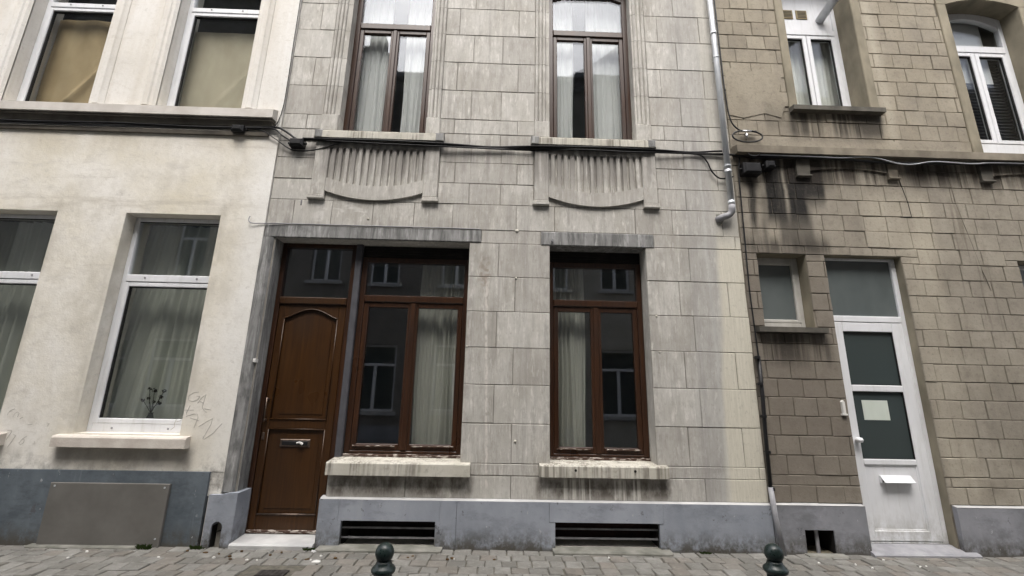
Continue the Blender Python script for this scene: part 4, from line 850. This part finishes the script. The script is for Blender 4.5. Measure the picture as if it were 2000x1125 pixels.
# ================================================================ GROUND
PAVE0, KERB = .0, -3.0
gb = bx('pavement', 'bed', None, -14, 14, KERB + .16, .40, -.25, -.013); gb['kind'] = 'structure'
rows = []; y = -.02; pitch = .155
stones = []; ri = 0
while y > KERB + .2:
    dpt = pitch * random.uniform(.94, 1.06); x = -13.9 + random.uniform(0, .18)
    while x < 13.9:
        wd = random.uniform(.14, .19); stones.append((x, x + wd, y - dpt, y, ri)); x += wd
    y -= dpt; ri += 1
def blocked(s): # metal cover in the pavement
    return s[0] < -1.86 and s[1] > -2.13 and s[2] < -.6 and s[3] > -.74
def sett(m, s):
    a, b, c, d, _ = s; g = .005; h = random.uniform(-.005, .003); t1, t2 = random.uniform(-.003, .003), random.uniform(-.003, .003); e = .006
    j = [random.uniform(-.005, .005) for _ in range(8)]
    a1, b1, c1, d1 = a + g, b - g, c + g, d - g
    vs = [(a1 + j[0], c1 + j[1], -.03), (b1 + j[2], c1 + j[3], -.03), (b1 + j[4], d1 + j[5], -.03), (a1 + j[6], d1 + j[7], -.03)]
    vs += [(x_, y_, -.007 + h) for x_, y_, _ in vs[:4]]
    cx, cy_ = (a + b) / 2, (c + d) / 2
    vs += [(x_ + math.copysign(e, cx - x_), y_ + math.copysign(e, cy_ - y_), h + t1 * (1 if x_ > cx else -1) + t2 * (1 if y_ > cy_ else -1)) for x_, y_, _ in vs[:4]]
    fs = [(8, 9, 10, 11)]
    for i in range(4):
        k = (i + 1) % 4; fs += [(i, k, k + 4, i + 4), (i + 4, k + 4, k + 8, i + 8)]
    m.add(vs, fs)
far = MB(); cnt = 0
for s in stones:
    if blocked(s): continue
    xl = 4.95 - s[2] * .0; vis_ = s[4] < 5 and -4.75 < s[0] < 5.5
    if vis_ and cnt < 300:
        m = MB(); sett(m, s); m.build('paving_stone', 'paver', gb); cnt += 1
    else: sett(far, s)
o = far.build('paving_stones', 'paver', gb); o['kind'] = 'stuff'
kb = MB()
kerb_o = None
k0 = -14
while k0 < 14:
    o = cb('kerb_stone', 'kerb', gb, k0 + .004, k0 + .996, KERB, KERB + .158, -.25, .0, c=.015); k0 += 1.0
rd = bx('road', 'asphalt', None, -60, 60, -6.2, KERB + .05, -.30, -.12); rd['kind'] = 'structure'
gd = bx('ground', 'bed', None, -150, 150, -150, 150, -.6, -.31); gd['kind'] = 'structure'
op = bx('far_pavement', 'kerb', None, -60, 60, -8.4, -6.2, -.30, .0); op['kind'] = 'structure'
cv = MB().cbox(-2.12, -1.87, -.74, -.61, -.03, .004, .0)
cv = MB().box(-2.12, -1.87, -.735, -.605, -.03, .002)
for k in range(5): cv.box(-2.10 + k * .046, -2.085 + k * .046, -.725, -.615, .002, .005)
cv = cv.build('access_cover', 'iron', None); tag(cv, 'small dark iron access cover set in the pavement', 'cover')
# bollards
for i, (bx_, by_) in enumerate(((-.565, -2.62), (1.475, -2.56))):
    b = thing('bollard', (bx_, by_, 0), ('dark green ball-topped bollard nearer the wooden front door', 'dark green ball-topped bollard nearer the drainpipe and white door')[i], 'bollard', 'bollards along the pavement')
    MB().lathe(bx_, by_, [(.07, -.03), (.07, .03), (.052, .06), (.045, .12), (.0445, .706)], 24).build('post', 'bollard', b, True)
    MB().lathe(bx_, by_, [(.044, .704), (.056, .712), (.0605, .722), (.0605, .729), (.054, .738), (.044, .746), (.039, .756), (.036, .765)], 26).build('collar', 'bollard', b, True)
    MB().lathe(bx_, by_, [(.047 * math.sin(a) + 1e-4, .801 - .047 * math.cos(a)) for a in frange(.3, math.pi, 14)], 26).build('ball', 'bollard', b, True)

# litter, leaves, weeds
def scrap(x, y, r, mat, name, label, group, cat):
    n = 7; m = MB(); top = [(x + r * random.uniform(.6, 1.1) * math.cos(6.283 * k / n), y + r * random.uniform(.5, .9) * math.sin(6.283 * k / n), random.uniform(.003, .010)) for k in range(n)]
    m.add(top + [(x, y, .012)] + [(p[0], p[1], -.004) for p in top], [(k, (k + 1) % n, n) for k in range(n)] + [(n + 1 + k, n + 1 + (k + 1) % n, (k + 1) % n, k) for k in range(n)])
    return tag(m.build(name, mat, None), label, cat, group)
scrap(-1.71, -.41, .045, 'scrap', 'paper_scrap', 'crumpled white paper scrap on the paving before the doorstep corner', None, 'litter'); scrap(-1.83, -.12, .06, 'slab', 'paper_scrap', 'flat greyish scrap lying at the foot of the plinth by the doorstep', None, 'litter')
for k in range(16):
    x = random.choice([random.uniform(-2.9, -1.6), random.uniform(-1.5, -.3), random.uniform(.3, 2.2), random.uniform(-4.4, -3.2), random.uniform(3.2, 5)]); scrap(x, random.uniform(-.42, -.17), random.uniform(.008, .018), 'scrap', 'litter_bit', 'tiny pale bit of litter on the paving', 'litter bits on the pavement', 'litter')
for k in range(18):
    x = random.choice([random.uniform(-3.1, -2.5), random.uniform(-2.9, -1.5), random.uniform(-.9, 0)]); scrap(x, random.uniform(-.36, -.14), random.uniform(.012, .028), 'leaf', 'dead_leaf', 'curled dead brown leaf at the foot of the walls', 'dead leaves on the pavement', 'leaf')
def weed(x, y, h, n, label):
    m = MB()
    for k in range(n):
        a = random.uniform(0, 6.28); l = random.uniform(.4, 1) * h; sp = random.uniform(.3, 1.2) * h; wx = random.uniform(.004, .009)
        bx0, by0 = x + random.uniform(-.06, .06), y + random.uniform(-.015, .015); tx, ty = bx0 + sp * math.cos(a), by0 - abs(sp * math.sin(a)) * .6
        m.add([(bx0 - wx, by0, -.01), (bx0 + wx, by0, -.01), ((bx0 + tx) / 2 + wx * 1.4, (by0 + ty) / 2, l * .8), (tx, ty, l), ((bx0 + tx) / 2 - wx * 1.4, (by0 + ty) / 2, l * .8)], [(0, 1, 2, 3, 4)])
    return tag(m.build('weed', 'green', None), label, 'weed')
weed(-3.55, -.12, .055, 60, 'low green weed at the bottom corner of the grey cover board'); weed(-3.05, -.09, .04, 30, 'small weed sprouting at the cracked end of the slate plinth'); weed(-1.9, -.10, .03, 24, 'tiny weed in the angle of doorstep and plinth'); weed(2.2, -.06, .025, 24, 'tiny weed at the foot of the grey plinth')

# ================================================================ HOUSES ACROSS THE STREET (they show in the window glass)
XF[0] = lambda p: (-p[0], -8.0 - p[1], p[2])
def opposite(x0, x1, h, mat, label, wins, door, gable=0):
    t = thing('terraced_house', ((x0 + x1) / 2, .2, 0), label, 'house')
    ops = []
    for zz, hh, ww in ((1.0, 2.0, 1.3), (4.9, 2.0, .95), (8.4, 1.7, .95)):
        for c in wins:
            if zz < 2 and abs(c - door) < 1.1: continue
            ops.append((c - ww / 2, c + ww / 2, zz, zz + hh))
    dop = (door - .5, door + .5, -.1, 2.9)
    wl = wall_slab(x0, x1, -.1, h, 0, .3, ops + [dop]).build('wall', mat, t)
    for (a, b, c, d) in ops:
        f = frame(MB(), a, b, c, d, .1, .17, .07).cbox((a + b) / 2 - .05, (a + b) / 2 + .05, .098, .17, c + .07, d - .65, .005).cbox(a + .07, b - .07, .099, .17, d - .65, d - .57, .005).build('window', 'pvc', t)
        bx('pane', 'frostdark', f, a + .05, b - .05, .13, .15, c + .05, d - .05); bx('sill', 'slab', f, a - .1, b + .1, -.08, .099, c - .1, c - .002)
    dr = MB().box(dop[0], dop[1], .12, .18, 0, 2.9).build('door', 'wood', t); cb('panel', 'door', dr, dop[0] + .15, dop[1] - .15, .105, .121, .3, 1.2); cb('panel', 'door', dr, dop[0] + .15, dop[1] - .15, .105, .121, 1.4, 2.6)
    MB().xprism([(-.05, h - .55), (.0, h - .55), (.0, h), (-.35, h), (-.35, h - .2), (-.2, h - .25), (-.1, h - .4)], x0, x1).build('cornice', 'slab', t)
    bx('plinth', 'plinthb', t, x0, door - .52, -.04, -.002, -.1, .6)
    MB().xprism([(-.2, h + .002), (8, h + .002), (8, h + .3), (4, h + .8)], x0, x1).build('roof', 'roof', t)
    if gable:
        MB().prism([(gable - .75, h - .002), (gable + .75, h - .002), (gable + .75, h + .6)] + [(gable + .75 * math.cos(a), h + .6 + .7 * math.sin(a)) for a in frange(.2, 2.94, 8)] + [(gable - .75, h + .6)], -.1, 1.2).build('gable_dormer', mat, t)
        bx('chimney', mat, t, gable - .25, gable + .25, .3, .9, h + 1.1, h + 2.3)
# x is mirrored here: positive x lies to the left in the photograph
opposite(2.6, 8.8, 12.5, 'oppA', 'grey brick house across the street with a curved dormer and chimney', [3.8, 5.7, 7.6], 7.6, 5.0)
opposite(-2.4, 2.597, 12.5, 'oppA', 'grey brick house across the street facing the camera side', [-1.6, 0.0, 1.5], -1.6)
opposite(-8.8, -2.403, 12.7, 'oppC', 'cream house across the street with three window bays', [-7.6, -5.6, -3.6], -7.6)
opposite(8.803, 15.5, 16.2, 'oppC', 'cream house across the street at the white house end of the row', [10, 12, 14], 14)
opposite(15.503, 22, 16.0, 'oppA', 'outermost grey house across the street, beyond a cream one', [17, 19, 21], 21)
opposite(-15.5, -8.803, 12.4, 'oppB', 'red-brown brick house across the street, next to a cream one', [-14, -12, -10], -14)
opposite(-22, -15.503, 12.6, 'oppA', 'outermost grey house across the street, beyond the red-brown one', [-21, -19, -17], -21)
XF[0] = None

pp = [(3.0, 5.32), (3.2, 5.28), (3.5, 5.36), (3.72, 5.30), (3.80, 5.5), (3.74, 5.72), (3.80, 5.95), (3.6, 6.08), (3.4, 6.02), (3.2, 6.1), (3.01, 6.03)]
MB().prism(pp, -.006, .004).build('render_patch', 'brown', R_)
pp = [(3.2, 4.832), (5.9, 4.832), (6.2, 4.86), (6.2, 4.96), (5.7, 4.95), (5.3, 5.0), (4.9, 4.95), (4.3, 5.0), (3.6, 4.97), (3.2, 4.99)]
MB().prism(pp, -.007, .004).build('render_patch', 'brown', R_)
